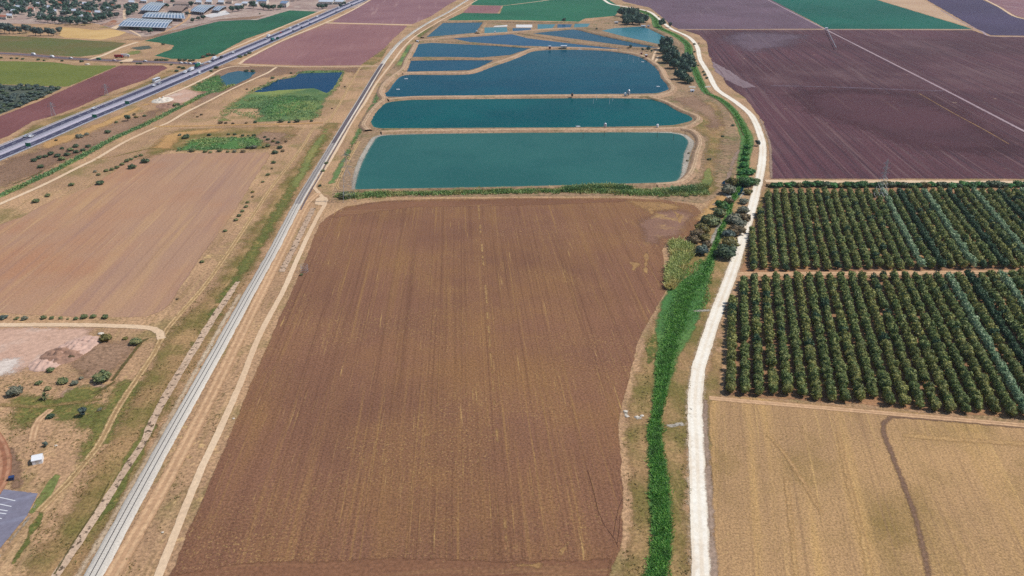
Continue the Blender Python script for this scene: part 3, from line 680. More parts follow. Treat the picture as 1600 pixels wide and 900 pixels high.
# stubble-field tracks, orchard tracks
ribbon('dirt_path', [(1452, 990), (1450, 899), (1432, 815), (1411, 755), (1393, 710), (1382, 680), (1380, 662), (1392, 652), (1440, 654), (1600, 668), (1800, 690)], 3.0, M['bandline'], fade=1.5, jit=.4)
ribbon('dirt_path', [(1108, 622), (1140, 625), (1350, 643), (1600, 665), (1800, 685)], 3.0, M['track_dim'], fade=1.2, jit=.4)
ribbon('dirt_path', [(1200, 679), (1222, 705), (1250, 745), (1285, 805)], 2.6, M['goldline'], fade=1.3, jit=.4)
ribbon('dirt_path', [(1309, 675), (1318, 720), (1335, 790), (1352, 860), (1362, 930)], 2.6, M['goldline'], fade=1.3, jit=.4)
ribbon('dirt_path', [(1228, 745), (1234, 800), (1244, 900), (1250, 960)], 2.6, M['goldline'], fade=1.3, jit=.4)
ribbon('dirt_path', [(1410, 680), (1460, 685), (1600, 694), (1700, 700)], 4, M['goldline'], fade=2, jit=.4)
ribbon('dirt_path', [(1150, 428), (1200, 428.5), (1400, 427), (1600, 425), (1800, 423)], 5, M['track_dim'], fade=1.2, jit=.4)
ribbon('dirt_path', [(1196, 283), (1250, 284), (1400, 284), (1600, 285), (1800, 286)], 6, M['track'], fade=1.2, jit=.5)
ribbon('dirt_path', [(1060, 45.6), (1170, 45.8), (1290, 46), (1420, 46.3), (1522, 46.5), (1547, 56.5), (1600, 57.5), (1750, 59)], 3.5, M['pathline'], fade=1.4, jit=.4)
ribbon('dirt_path', [(1165, -18), (1200, 0), (1290, 46), (1475, 140), (1600, 205), (1720, 266)], 3.2, M['pathline'], fade=1.2, jit=.4)
ribbon('dirt_path', [(1525, 45), (1500, 33), (1470, 16)], 2.5, M['pathline'], fade=1, jit=.4)
ribbon('dirt_path', [(1537, -2), (1562, 11.5), (1582, 24), (1600, 29.5), (1700, 44)], 4, M['track'], fade=1.2, jit=.4)
ribbon('dirt_path', [(1568, 11), (1610, 11)], 4, M['pathline'], fade=1.2); ribbon('dirt_path', [(1566, 4.5), (1610, 5)], 4, M['pathline'], fade=1.2)
ribbon('dirt_path', [(1436, 146), (1490, 177), (1540, 204), (1576, 225)], 1.6, M['straw_patch'], fade=.9, jit=.5)
ribbon('dirt_path', [(1205, 134), (1260, 135), (1330, 137), (1400, 140), (1475, 142)], 8, M['purple_soft'], fade=4, jit=1.5)
for q in ([(1112, 96), (1130, 104), (1160, 124), (1182, 136), (1160, 138), (1132, 124), (1116, 110)],):
    S('dust_patch', q, M['dustsoft'], 26, 2, kind='stuff')

# creek beds
CREEK = [(1023, 985), (1026, 899), (1034, 850), (1031, 775), (1026, 712), (1023, 675), (1026, 650), (1032, 612), (1042, 555), (1055, 512), (1066, 475), (1078, 448), (1094, 436), (1110, 405), (1117, 385), (1125, 362), (1138, 335), (1142, 317), (1152, 300), (1160, 280), (1162, 250), (1167, 225), (1166, 212), (1157, 192), (1143, 170), (1125, 155), (1104, 145), (1095, 130), (1085, 107), (1077, 88), (1074, 70), (1055, 55), (1028, 42), (1022, 27), (1000, 17), (975, 12)]
CW = [5.4, 5.4, 5.0, 5.6, 4.8, 4.4, 3.4, 4.6, 7.6, 12, 13.5, 12, 7, 4.6, 3.8, 3.8, 3.8, 3.8, 5.5, 7, 7, 8, 8, 7, 6, 6, 6, 7, 7, 9, 8, 9, 10, 10.5, 10, 9]
ribbon('creek_bank', CREEK, [v * 1.45 for v in CW], M['creek_grass'], fade=2.2, jit=1.)
ribbon('creek', [(1163, 283), (1156, 292), (1152, 302), (1147, 309)], [3, 5, 4.5, 2], M['creek_water'], fade=.8, jit=.4)
ribbon('creek', [(1136, 283), (1132, 288)], [4, 4], M['creek_water'], fade=.8)
ribbon('creek', [(1047, 535), (1040, 560), (1034, 590), (1031, 620), (1028, 645)], 1.2, M['ditch'], fade=.3, jit=.3)
ribbon('creek', [(1162, 212), (1153, 192), (1138, 172), (1122, 157), (1106, 148), (1098, 135)], 2.2, M['ditch'], fade=.8, jit=.5)
ribbon('creek', [(1077, 88), (1076, 70), (1060, 58)], 2.2, M['ditch'], fade=.8, jit=.5)
S('green_grass', [(1060, 440), (1090, 405), (1108, 398), (1122, 410), (1112, 440), (1110, 480), (1080, 520), (1050, 530), (1022, 520), (1030, 495), (1046, 465)], M['creek_grass'], 3, 1)
S('green_grass', [(1005, 545), (1016, 520), (1030, 522), (1028, 560), (1012, 575)], M['green_grass'], 2, .8)
for q in ([(1130, 290), (1138, 300), (1148, 308), (1140, 314), (1128, 303)], [(1118, 352), (1134, 336), (1130, 352), (1110, 392), (1100, 402), (1108, 375)], [(1160, 300), (1172, 296), (1150, 316)], [(1122, 395), (1130, 390), (1142, 404), (1124, 405)],
          [(974, 640), (983, 640), (982, 652), (975, 652)], [(990, 650), (1005, 648), (1006, 656), (994, 657)], [(1035, 664), (1068, 658), (1072, 666), (1048, 670)], [(1080, 485), (1110, 482), (1111, 487), (1084, 489)], [(1075, 134), (1088, 135), (1088, 138), (1075, 137)], [(1100, 134.5), (1112, 134), (1112, 137), (1100, 137)]):
    S('chalk_patch', q, M['riprap'], 1.0, .5, kind='stuff')
S('dirt', [(1112, 320), (1128, 300), (1135, 270), (1150, 232), (1158, 235), (1146, 262), (1142, 285), (1130, 305), (1122, 325)], M['grey_dust'], 3, 1)

# chalk road
ROAD = [(1098, 985), (1097, 899), (1095, 850), (1092, 780), (1089, 700), (1086, 640), (1088, 600), (1093, 570), (1107, 525), (1120, 487), (1135, 449), (1150, 406), (1162, 366), (1175, 325), (1186, 280), (1191.5, 245), (1190, 218), (1175, 182), (1150, 160), (1121, 140), (1106, 113), (1094, 93), (1089, 73), (1076, 58), (1048, 44.5), (1028, 28), (1012, 17.5), (976, 10.5), (955, 6.5), (944, 0), (930, -12)]
ribbon('chalk_dust', ROAD, 8.0, M['chalk_dust'], fade=2.4, jit=.8, kind='stuff')
ribbon('road', ROAD, 5.4, M['chalk'], fade=.9, jit=.4)
ribbon('dirt_verge', [(1118, 985), (1116, 899), (1110, 800), (1106, 720), (1102, 660), (1103, 625)], 3, M['grey_dust'], fade=1.4, jit=.6)
ribbon('dirt_verge', [(1205, 278), (1204, 240), (1202, 222), (1188, 186)], 3, M['grey_dust'], fade=1.4, jit=.6)

# tracks by the railway
TRACK = [(212, 985), (248, 899), (272, 838), (292, 788), (315, 732), (342, 675), (375, 601), (400, 537), (418, 500), (442, 456), (462, 411), (482, 367), (499, 334), (508, 316), (497, 300), (491, 292), (500, 276), (520, 244), (532, 223), (550, 190), (571, 159), (587, 132), (612, 99), (630, 75), (650, 56), (687, 33), (714, 18), (742, 2), (760, -10)]
ribbon('dirt_road', TRACK, 2.6, M['track'], fade=.6, jit=.25)
S('dirt', [(500, 306), (512, 308), (514, 314), (506, 322), (490, 320), (492, 312)], M['track'], 1, .5)
ribbon('dirt_path', [(497, 302), (490, 308), (478, 320), (440, 395), (395, 485), (330, 618), (250, 770), (175, 900), (140, 970)], 5.0, M['track_dim'], fade=1.4, jit=.4)
ribbon('dirt_path', [(60, 800), (108, 752), (127, 730), (150, 702), (164, 678), (183, 640), (213, 594), (240, 554), (251, 532), (262, 514), (287, 484), (319, 448), (362, 387), (390, 345), (425, 292), (450, 260), (475, 226), (487, 205), (498, 197)], 3.2, M['rut'], fade=.8, jit=.3)
ribbon('dirt_path', [(252, 530), (250, 520), (240, 514), (215, 511), (120, 508), (0, 508), (-100, 507)], 4, M['track'], fade=1.6, jit=.5)
ribbon('dirt_path', [(507, 193), (515, 187), (525, 172), (535, 155), (550, 127), (562, 107), (566, 103)], 3, M['rut'], fade=.8, jit=.3)
ribbon('dirt_path', [(374, 100.5), (430, 103.5), (500, 104), (565, 103.5), (590, 103)], 3.5, M['track'], fade=1, jit=.3)
ribbon('dirt_path', [(50, 690), (55, 668), (62, 655), (80, 640)], 3, M['track_dim'], fade=1.2, jit=.5)
ribbon('dirt_path', [(0, 632), (60, 636), (110, 630), (160, 624)], 3, M['tan_grass'], fade=1.2, jit=.5)
ribbon('dirt_path', [(-120, 372), (0, 319), (70, 288), (128, 259), (149, 249), (195, 222), (240, 201), (258, 194), (268, 189), (290, 176), (330, 156), (360, 140.5), (400, 122), (418, 114), (432, 105)], 3.4, M['track'], fade=1, jit=.3)
ribbon('dirt_path', [(149, 249), (180, 244), (215, 236), (235, 232)], 3, M['tan_grass'], fade=1, jit=.4)
ribbon('dirt_path', [(240, 198), (300, 197), (380, 195), (450, 194), (505, 192)], 7, M['golden_grass'], fade=3, jit=1)
ribbon('dirt_path', [(258, 150), (290, 137), (325, 120), (345, 109), (365, 104), (390, 103.8)], 4, M['track'], fade=1.4, jit=.4)
ribbon('dirt_path', [(285, 162), (300, 156), (320, 149), (335, 141)], 4, M['track_dim'], fade=1.4, jit=.4)
ribbon('dirt_path', [(374, 100), (385, 92), (445, 62), (510, 35), (545, 19), (575, 2), (590, -8)], 4.5, M['track'], fade=1.2, jit=.3)
ribbon('dirt_path', [(342, 85), (360, 77), (400, 60), (455, 36), (490, 22), (510, 14)], 4.5, M['track'], fade=1.4, jit=.4)
ribbon('dirt_path', [(800, 7.5), (857, 0), (900, -8)], 4, M['track'], fade=1.2); ribbon('dirt_path', [(785, 9), (800, 7.5)], 3, M['track'], fade=1)
ribbon('dirt_path', [(184, 42), (200, 46), (214, 53), (220, 57)], 4, M['track'], fade=1.4, jit=.4)
ribbon('dirt_path', [(195, 30), (194, 22), (197, 12), (215, 4)], 5, M['track'], fade=1.6, jit=.4)
ribbon('dirt_path', [(238, 58), (270, 44), (290, 32), (297, 22), (296, 14)], 5, M['track_dim'], fade=1.6, jit=.4)
ribbon('stony_ditch', [(66, 940), (88, 899), (145, 815), (192, 740), (225, 690), (240, 655), (275, 592), (312, 532), (337, 492), (362, 455), (372, 440)], [2.6, 2.6, 2.6, 2.6, 2.6, 2.8, 3.2, 3.2, 3, 3, 2], M['rockditch'], fade=.6, jit=.4)
ribbon('dirt_verge', [(110, 920), (165, 830), (240, 700), (320, 555), (375, 460)], 3, M['chalk_dust'], fade=1.4, jit=.7)
ribbon('stony_ditch', [(440, 425), (458, 390), (475, 355), (490, 325)], 4, M['rockditch'], fade=2.4, jit=.9)
ribbon('dry_ditch', [(175, 595), (200, 562), (222, 534), (232, 529)], [2, 2.2, 2.2, 2], M['ditch'], fade=.9, jit=.4)
ribbon('dry_ditch', [(146, 615), (165, 606), (180, 596)], 2, M['ditch'], fade=.9, jit=.5)
ribbon('dry_ditch', [(20, 288), (45, 278), (62, 270), (66, 266)], 3, M['ditch'], fade=1.6, jit=.8)
ribbon('dry_ditch', [(85, 898), (120, 840), (150, 795), (172, 752)], .9, M['ditch'], fade=.5, jit=.3)
# canal strip with reeds, parking lot, red ring
CANAL = [(-40, 325), (0, 306), (40, 288), (90, 264), (130, 243), (175, 218), (230, 193), (280, 168), (320, 148), (345, 140), (365, 132)]
ribbon('canal_bank', CANAL, 8, M['marsh'], fade=2.4, jit=1)
S('parking_lot', [(-120, 765), (10, 765), (61, 771), (44, 806), (0, 860), (-120, 960)], M['asphalt_lot'], .5, .15)
S('dirt_verge', [(61, 771), (66, 773), (48, 812), (0, 876), (-60, 940), (-60, 920), (0, 862), (44, 806)], M['riprap'], .8, .4)
for (a, b) in (((-40, 769), (24, 783)), ((-40, 780), (18, 792)), ((-40, 790), (12, 799)), ((-40, 797), (10, 803.5)), ((-40, 803), (3, 811))):
    ribbon('painted_line', [a, b], .26, M['paint'], step=50)
ribbon('dirt_road', [(-60, 650), (-20, 668), (2, 698), (8, 725), (2, 755), (-10, 775)], 4, M['reddirt'], fade=.8, jit=.3)

# ------------------------------------------------------------------ railway
RAIL = [(118, 950), (146, 899), (207, 786), (268, 675), (332, 562), (394, 450), (426, 393), (470, 309), (497, 264), (522, 222), (560, 160), (595, 103), (612, 80), (626, 65), (650, 47), (675, 32), (700, 19), (727, 2), (745, -8)]
M['ballast'] = gmat('pale limestone ballast', C(220, 210, 196), C(202, 192, 180), fine=1.6, fvar=.2, edge_amt=1.2, edge_scale=.6, seed=60)
M['ballast_dark'] = gmat('dark new ballast', C(120, 108, 112), C(104, 94, 98), fine=1.6, fvar=.25, edge_amt=1., edge_scale=.5, seed=61)
M['rail'] = plain('rusty rail steel', C(76, 70, 72), .5, .4)
M['sleeper'] = plain('concrete sleeper', C(224, 216, 204), .9)
rz0 = next_z()
g = [Vector(G(*p, .4)) for p in RAIL]
line = catmull(g, False, 3.)
t = empty('railway_track', *line[0], 0, label='single railway track on pale ballast curving away beside the dirt track', cat='railway')
def rel(o): o.location = (-t.location.x, -t.location.y, 0); o.parent = t
prof = [(-1, 0), (-.82, .28), (-.6, .4), (0, .42), (.6, .4), (.82, .28), (1, 0)]
rel(ribbon('ballast_bed', line, 5.2, M['ballast'], z=rz0, profile=prof, ground=True, raw=True, fade=.5, jit=.35, parent=t))
ks = next(i for i, p in enumerate(line) if p.y > G(462, 322)[1]); ke = next(i for i, p in enumerate(line) if p.y > G(597, 100)[1])
rel(ribbon('dark_ballast', line[ks:ke], 3.2, M['ballast_dark'], z=rz0 + .43, ground=True, raw=True, fade=.4, jit=.1, parent=t))
rel(ribbon('drain_strip', [Vector(p) + Vector(((line[i + 1] - line[i - 1]).y, -(line[i + 1] - line[i - 1]).x)).normalized() * 3.4 for i, p in enumerate(line) if ks - 4 < i < ke], 1.1, M['ballast_dark'], z=rz0 + .02, ground=True, raw=True, fade=.4, jit=.2, parent=t))
def offset(pts, d):
    out = []
    for i, p in enumerate(pts):
        a = pts[min(i + 1, len(pts) - 1)] - pts[max(i - 1, 0)]
        out.append(p + Vector((a.y, -a.x)).normalized() * d)
    return out
for s_ in (-1, 1):
    rp = [(-1, 0), (-.9, .14), (.9, .14), (1, 0)]
    rel(ribbon('rail', offset(line, s_ * .75), .15, M['rail'], z=rz0 + .42, profile=rp, ground=True, raw=True, parent=t))
mb = MB(); acc = 0; L0 = G(300, 620)[1]
for i in range(len(line) - 1):
    a, b = line[i], line[i + 1]
    if b.y > 560: break
    d = (b - a); L = d.length; d.normalize(); n_ = Vector((d.y, -d.x))
    q = acc
    while q < L:
        c = a + d * q
        v = [(*(c + n_ * sx * 1.25 + d * sy * .12), z) for z in (rz0 + .36, rz0 + .432) for sx, sy in ((-1, -1), (1, -1), (1, 1), (-1, 1))]
        mb.add(v, [(4, 5, 6, 7), (0, 1, 5, 4), (1, 2, 6, 5), (2, 3, 7, 6), (3, 0, 4, 7)]); q += .62
    acc = q - L
so = mb.build('sleepers', M['sleeper']); rel(so); so['kind'] = 'stuff'

# ------------------------------------------------------------------ highway and side road
HW = [(-130, 292), (-60, 264), (0, 239.5), (67, 211.5), (130, 184.5), (200, 156), (250, 135), (314, 108), (360, 88.5), (395, 73.5), (430, 58.5), (460, 45.5), (500, 28), (535, 12.5), (560, 2), (590, -10)]
ribbon('highway_shoulder', HW, 31, M['chalk_dust'], fade=2.5, jit=1)
ribbon('highway', HW, 24.5, M['asphalt'], step=6)
hz = next_z()
hwl = catmull([Vector(G(*p)) for p in HW], False, 6)
ribbon('highway_median', hwl, 7.2, M['median'], z=hz, profile=[(-1, 0), (-.98, .12), (.98, .12), (1, 0)], ground=True, raw=True)
for d in (-11.8, 11.8): ribbon('highway_verge', offset(hwl, d), 1.4, M['median'], z=hz + .002, ground=True, raw=True)
lz = next_z()
for d in (-10.6, -4.1, 4.1, 10.6): ribbon('painted_line', offset(hwl, d), .22, M['paint'], z=lz, ground=True, raw=True)
for d in (-7.35, 7.35):
    ol = offset(hwl, d)
    for i in range(0, len(ol) - 1, 2): ribbon('painted_line', [ol[i], ol[i].lerp(ol[i + 1], .7)], .2, M['paint'], z=lz, ground=True, raw=True) if ol[i].y < 700 else None
M['steel'] = plain('galvanised steel', C(196, 198, 204), .45, .4, .3)
def guard_rail(d, label):
    o = offset(hwl, d); e = empty('guard_rail', *o[0], 0, label=label, cat='guard rail', group='steel guard rails of the highway')
    b = ribbon('rail_beam', o, .12, M['steel'], z=.62, profile=[(-1, -.15), (-1, .15), (1, .15), (1, -.15)], ground=True, raw=True, parent=e); b.location = (-o[0].x, -o[0].y, 0)
    m = MB()
    for p in o: m.box(p.x - .06, p.x + .06, p.y - .06, p.y + .06, 0, .6)
    p_ = m.build('rail_posts', M['steel'], e); p_.location = (-o[0].x, -o[0].y, 0); p_['kind'] = 'stuff'
guard_rail(-12.9, 'low steel guard rail on the maroon field side of the highway')
guard_rail(12.9, 'low steel guard rail on the railway side of the highway')
guard_rail(.0, 'low steel guard rail down the middle of the pale highway median')
SIDE = [(-160, 80), (0, 83.5), (50, 86.5), (100, 91), (144, 93.3), (200, 95.8), (242, 97), (285, 99), (312, 101), (322, 102)]
ribbon('side_road_verge', SIDE, 26, M['brown_scrub'], fade=6, jit=2)
ribbon('side_road', SIDE, 9.5, M['sideroad'], fade=.8, jit=.2)
ribbon('dirt_path', [(140, 93), (160, 87), (176, 80), (190, 74), (215, 66)], 6, M['track'], fade=2, jit=.5)
S('dirt', [(180, 97), (205, 90), (212, 93), (207, 97)], M['track'], 3, 1)
S('green_grass', [(190, 86), (200, 80), (225, 78), (222, 84), (200, 87)], M['fresh_grass'], 3, 1)
S('green_grass', [(200, 75), (235, 70), (240, 76), (215, 79)], M['greygreen'], 3, 1)

# ------------------------------------------------------------------ plants
ICO = {}
def ico(sub):
    if sub not in ICO:
        bm = bmesh.new(); bmesh.ops.create_icosphere(bm, subdivisions=sub, radius=1)
        ICO[sub] = (np.array([v.co[:] for v in bm.verts]), np.array([[v.index for v in f.verts] for f in bm.faces])); bm.free()
    return ICO[sub]


def leaf_quads(centres, normals, size, rng, aspect=1.):
    n = len(centres)
    nr = normals + rng.normal(0, .55, (n, 3)); nr /= np.linalg.norm(nr, axis=1, keepdims=True)
    r = rng.normal(size=(n, 3)); x = np.cross(nr, r); x /= np.linalg.norm(x, axis=1, keepdims=True); y = np.cross(nr, x)
    s = (size * rng.uniform(.6, 1.4, n))[:, None]
    c = np.stack([centres - x * s - y * s * aspect * .35, centres + x * s * .35 - y * s * aspect, centres + x * s + y * s * aspect * .35, centres - x * s * .35 + y * s * aspect], 1)
    return c.reshape(-1, 3), np.arange(4 * n).reshape(-1, 4)


def crown_arrays(lobes, nleaf, leaf, seed, sub=2, rough=.25, top=.35):
    """lobes: (x,y,z, rx,ry,rz). Lumpy leafy bodies with loose leaf clumps standing off them."""
    rng = np.random.default_rng(seed); V, T, Q = [], [], []; k = 0
    wts = np.array([l[3] * l[4] for l in lobes]); wts = wts / wts.sum()
    for li, (x, y, z, rx, ry, rz) in enumerate(lobes):
        v, f = ico(sub)
        sc = np.array([1 + rough * (noise.noise(Vector(p) * 1.7 + Vector((seed * 3.1, li * 5.7, 0))) + .6 * noise.noise(Vector(p) * 4.1 + Vector((seed, li, 9)))) for p in v])
        w_ = v * (sc * .86)[:, None] * np.array([rx, ry, rz]) + np.array([x, y, z])
        w_[:, 2] = np.maximum(w_[:, 2], .12)
        V.append(w_); T.append(f + k); k += len(w_)
        n = max(6, int(nleaf * wts[li]))
        d = rng.normal(size=(n, 3)); d[:, 2] = d[:, 2] + top; d /= np.linalg.norm(d, axis=1, keepdims=True)
        bumpy = np.array([1 + rough * noise.noise(Vector(p) * 2.6 + Vector((seed * 3.1, li * 5.7, 0))) for p in d])
        c = d * (rng.uniform(.8, 1.1, n) * bumpy)[:, None] * np.array([rx, ry, rz]) + np.array([x, y, z])
        c[:, 2] = np.maximum(c[:, 2], .2)
        q, qi = leaf_quads(c, d, leaf, rng); V.append(q); Q.append(qi + k); k += len(q)
    return np.concatenate(V), np.concatenate(T), np.concatenate(Q)


def crown_mesh(name, mat, *a, **k):
    V, T, Q = crown_arrays(*a, **k)
    return np_mesh(name, V, T, Q, [mat])


LEAF = {
    'orchard': leafmat('orchard leaves', C(142, 154, 88), C(78, 100, 50), C(164, 166, 98)),
    'orchard_yellow': leafmat('yellowish orchard leaves', C(158, 158, 88), C(90, 104, 50), C(172, 168, 96)),
    'orchard_grey': leafmat('silvery orchard leaves', C(168, 188, 144), C(110, 142, 102), C(180, 196, 154)),
    'orchard_dark': leafmat('dark orchard leaves', C(76, 104, 70), C(46, 76, 52), C(88, 114, 76)),
    'shrub': leafmat('shrub leaves', C(146, 156, 104), C(88, 106, 72), C(158, 154, 104)),
    'shrub_dark': leafmat('dark shrub leaves', C(104, 122, 88), C(64, 86, 66), C(118, 130, 92)),
    'shrub_olive': leafmat('olive shrub leaves', C(150, 138, 78), C(102, 100, 58), C(164, 146, 86)),
    'shrub_brown': leafmat('dry brown shrub leaves', C(142, 122, 90), C(98, 86, 66), C(152, 128, 92)),
    'shrub_grey': leafmat('grey green leaves', C(150, 150, 126), C(108, 114, 98), C(156, 150, 126)),
    'tree': leafmat('dark blue green tree leaves', C(76, 106, 88), C(46, 74, 64), C(88, 116, 90)),
    'tree_grey': leafmat('greyish tree leaves', C(106, 120, 112), C(68, 86, 86), C(118, 130, 112)),
    'hedge': leafmat('hedge leaves', C(74, 124, 68), C(44, 88, 50), C(104, 134, 66)),
    'creek_green': leafmat('bright creek leaves', C(84, 156, 76), C(46, 112, 54), C(112, 160, 80)),
    'reed': leafmat('reed blades', C(178, 198, 118), C(116, 160, 92), C(196, 192, 122), .08),
    'reed_pale': leafmat('pale reed blades', C(206, 208, 130), C(160, 176, 104), C(214, 198, 130), .1),
    'creek_reed': leafmat('creek reed blades', C(146, 198, 90), C(78, 148, 64), C(98, 146, 68), .25),
    'marsh_reed': leafmat('marsh reed blades', C(146, 172, 112), C(96, 138, 88), C(176, 182, 112), .04),
    'marsh_dark': leafmat('dark marsh leaves', C(84, 140, 92), C(56, 112, 76), C(110, 150, 96), .05),
}
BARK = plain('bark', C(112, 94, 78), .9)


def trunk_mesh(name, h, r, limbs, seed, spread=.5):
    rng = random.Random(seed); m = MB(); m.tube((0, 0, -.1), (0, 0, h), r, r * .7, 7)
    for i in range(limbs):
        a = 2 * math.pi * (i + rng.random() * .6) / limbs
        m.tube((0, 0, h * .75), (math.cos(a) * spread * h, math.sin(a) * spread * h, h * 1.5), r * .55, r * .2, 5)
    return m.mesh(name, BARK)


# --- orchard
ORCH = {}
for sp in ('orchard', 'orchard_yellow', 'orchard_grey', 'orchard_dark'):
    ORCH[sp] = []
    for v in range(3):
        rg = random.Random(v * 7 + len(sp))
        L_ = [(rg.uniform(-.2, .2), rg.uniform(-.2, .2), 2.0, 1.45, 1.6, 1.75)]
        for i in range(5):
            a = 2 * math.pi * (i + rg.random()) / 5
            L_.append((math.cos(a) * .85, math.sin(a) * .95, rg.uniform(1.1, 2.9), rg.uniform(.75, 1.05), rg.uniform(.8, 1.1), rg.uniform(.8, 1.15)))
        hi = crown_arrays(L_, 460, .2, v + 11 * len(sp), sub=2, rough=.3)
        lw = crown_arrays(L_, 190, .3, v + 11 * len(sp), sub=1, rough=.3)
        ORCH[sp].append((np_mesh('orchard crown', *hi, [LEAF[sp]]), lw))
OT = trunk_mesh('orchard trunk', .9, .14, 3, 3, .6)
od = Vector((math.sin(A_ORCH), math.cos(A_ORCH))); oe = Vector((od.y, -od.x))
low_poly = [G(*p) for p in ((1133, 505), (1148, 460), (1160, 437), (1700, 429), (1760, 670), (1600, 653), (1450, 640.5), (1350, 632), (1205, 620), (1137, 615))]
up_poly = [G(*p) for p in ((1161, 424), (1164, 392), (1178, 356), (1192, 322), (1200, 305), (1207, 301), (1596, 301), (1640, 318), (1760, 416), (1600, 420))]
base0 = Vector(G(1141, 613)); spots = []
for row in range(-8, 62):
    st = base0 + oe * (4.72 * row)
    for blk, poly in (('low', low_poly), ('up', up_poly)):
        pts = []
        for k in range(-30, 130):
            p = st + od * (k * 2.95 + (row * .37 % 1) * .9)
            pts.append(p)
        A = np.array([tuple(p) for p in pts]); ins = inside(A, poly)
        k2 = 0
        for p, i in zip(pts, ins):
            if not i: continue
            k2 += 1
            spots.append([blk, row, k2, p.x, p.y])
def to_px(x, y, z=0):
    d = Vector((x, y, z - H)); zc = d.y * CP - d.z * SP
    return 800 + F * d.x / zc, 450 - F * (d.y * SP + d.z * CP) / zc
PY = Vector(G(1374, 313))
vis = []
for s_ in spots:
    px, py = to_px(s_[3], s_[4], 2)
    if px > 1618: continue
    if (Vector((s_[3], s_[4])) - PY).length < 4.5: continue
    if RNG.random() < .02: continue
    vis.append(s_)
def species(blk, row):
    if blk == 'low': return {20: 'orchard_grey', 22: 'orchard_dark', 25: 'orchard_grey', 28: 'orchard_dark', 31: 'orchard_grey', 34: 'orchard_dark', 14: 'orchard_yellow'}.get(row, 'orchard' if (row * 7) % 3 else 'orchard_yellow')
    r = row
    return 'orchard_dark' if r in (20, 26, 32, 38, 44) else 'orchard_grey' if r in (18, 23, 29, 35, 41) else ('orchard' if (row * 5) % 3 else 'orchard_yellow')
rows_low = sorted({s_[1] for s_ in vis if s_[0] == 'low'}); r0 = rows_low[0]
near = sorted([s_ for s_ in vis if s_[0] == 'low'], key=lambda s_: s_[4])[:300]
near_ids = {id(s_) for s_ in near}
SPW = {'orchard': 'green', 'orchard_yellow': 'yellowish green', 'orchard_grey': 'silvery green', 'orchard_dark': 'dark green'}
for s_ in near:
    blk, row, k, x, y = s_; sp = species(blk, row)
    if sp in ('orchard', 'orchard_yellow') and RNG.random() < .3: sp = ('orchard', 'orchard_yellow')[RNG.integers(2)]
    rt = empty('orchard_tree', x + RNG.normal(0, .12), y + RNG.normal(0, .12), 0, RNG.uniform(0, 6.28),
               f'{SPW[sp]} orchard tree, {nth(k)} from the stubble in the {nth(row - r0 + 1)} row from the chalk road', 'fruit tree', 'orchard trees in rows')
    q = RNG.normal(1.0, .09); rt.scale = (q, q, q * RNG.uniform(.92, 1.12))
    link('crown', ORCH[sp][RNG.integers(3)][0], rt); link('trunk', OT, rt)


def merge(name, items, mats, label=None, kind='stuff', cat=None):
    """items: (arrays, x, y, rz, scale3, material index)"""
    V, T, Q, mt, mq = [], [], [], [], []; k = 0
    for (v, t_, q), x, y, rz, sc, mi in items:
        c, s = math.cos(rz), math.sin(rz); w_ = v * np.array(sc)
        V.append(np.column_stack([w_[:, 0] * c - w_[:, 1] * s + x, w_[:, 0] * s + w_[:, 1] * c + y, w_[:, 2]]))
        T.append(t_ + k); Q.append(q + k); mt.append(np.full(len(t_), mi)); mq.append(np.full(len(q), mi)); k += len(v)
    me = np_mesh(name, np.concatenate(V), np.concatenate(T), np.concatenate(Q), mats, np.concatenate(mt), np.concatenate(mq))
    o = link(name, me); return tag(o, label, cat, None, kind)
SPL = list(ORCH)
items = []
for s_ in vis:
    if id(s_) in near_ids: continue
    sp = species(s_[0], s_[1])
    if sp in ('orchard', 'orchard_yellow') and RNG.random() < .3: sp = ('orchard', 'orchard_yellow', 'orchard', 'orchard_dark')[RNG.integers(4)]
    q = RNG.normal(1.0, .09)
    items.append((ORCH[sp][RNG.integers(3)][1], s_[3] + RNG.normal(0, .12), s_[4] + RNG.normal(0, .12), RNG.uniform(0, 6.28), (q, q, q * RNG.uniform(.92, 1.12)), SPL.index(sp)))
merge('orchard_trees_beyond', items, [LEAF[s_] for s_ in SPL], 'further rows of orchard trees running away to the hedge')
print('orchard', len(near), len(items))

# --- prototypes: shrubs and trees (unit size, about 1 m wide / 1 m high, scaled when placed)
def shrub_lobes(rg, n=6, flat=.7):
    L_ = [(0, 0, .36 * flat, .34, .34, .40 * flat)]
    for i in range(n):
        a = 2 * math.pi * (i + rg.random() * .8) / n; r = rg.uniform(.18, .30)
        L_.append((math.cos(a) * r, math.sin(a) * r, rg.uniform(.18, .55) * flat, rg.uniform(.16, .25), rg.uniform(.16, .25), rg.uniform(.18, .30) * flat))
    return L_
def tree_lobes(rg, n=8):
    L_ = [(0, 0, .6, .30, .30, .32)]
    for i in range(n):
        a = 2 * math.pi * (i + rg.random() * .8) / n; r = rg.uniform(.16, .34)
        L_.append((math.cos(a) * r, math.sin(a) * r, rg.uniform(.38, .82), rg.uniform(.14, .24), rg.uniform(.14, .24), rg.uniform(.12, .2)))
    return L_
SHR = [shrub_lobes(random.Random(40 + i), 5 + i) for i in range(4)]
TRE = [tree_lobes(random.Random(60 + i), 7 + i) for i in range(4)]
PM = {}
def plant_mesh(kind, leaf, v):
    key = (kind, leaf, v)
    if key not in PM:
        L_ = SHR[v] if kind == 'shrub' else TRE[v]
        PM[key] = crown_mesh(kind + ' crown', LEAF[leaf], L_, 420 if kind == 'shrub' else 620, .045 if kind == 'shrub' else .04, v + len(leaf), sub=2, rough=.45)
    return PM[key]
STEM = MB().tube((0, 0, -.05), (0, 0, .3), .05, .03).tube((0, 0, .05), (.15, .05, .35), .03, .015).tube((0, 0, .05), (-.12, .1, .33), .03, .015).mesh('shrub stems', BARK)
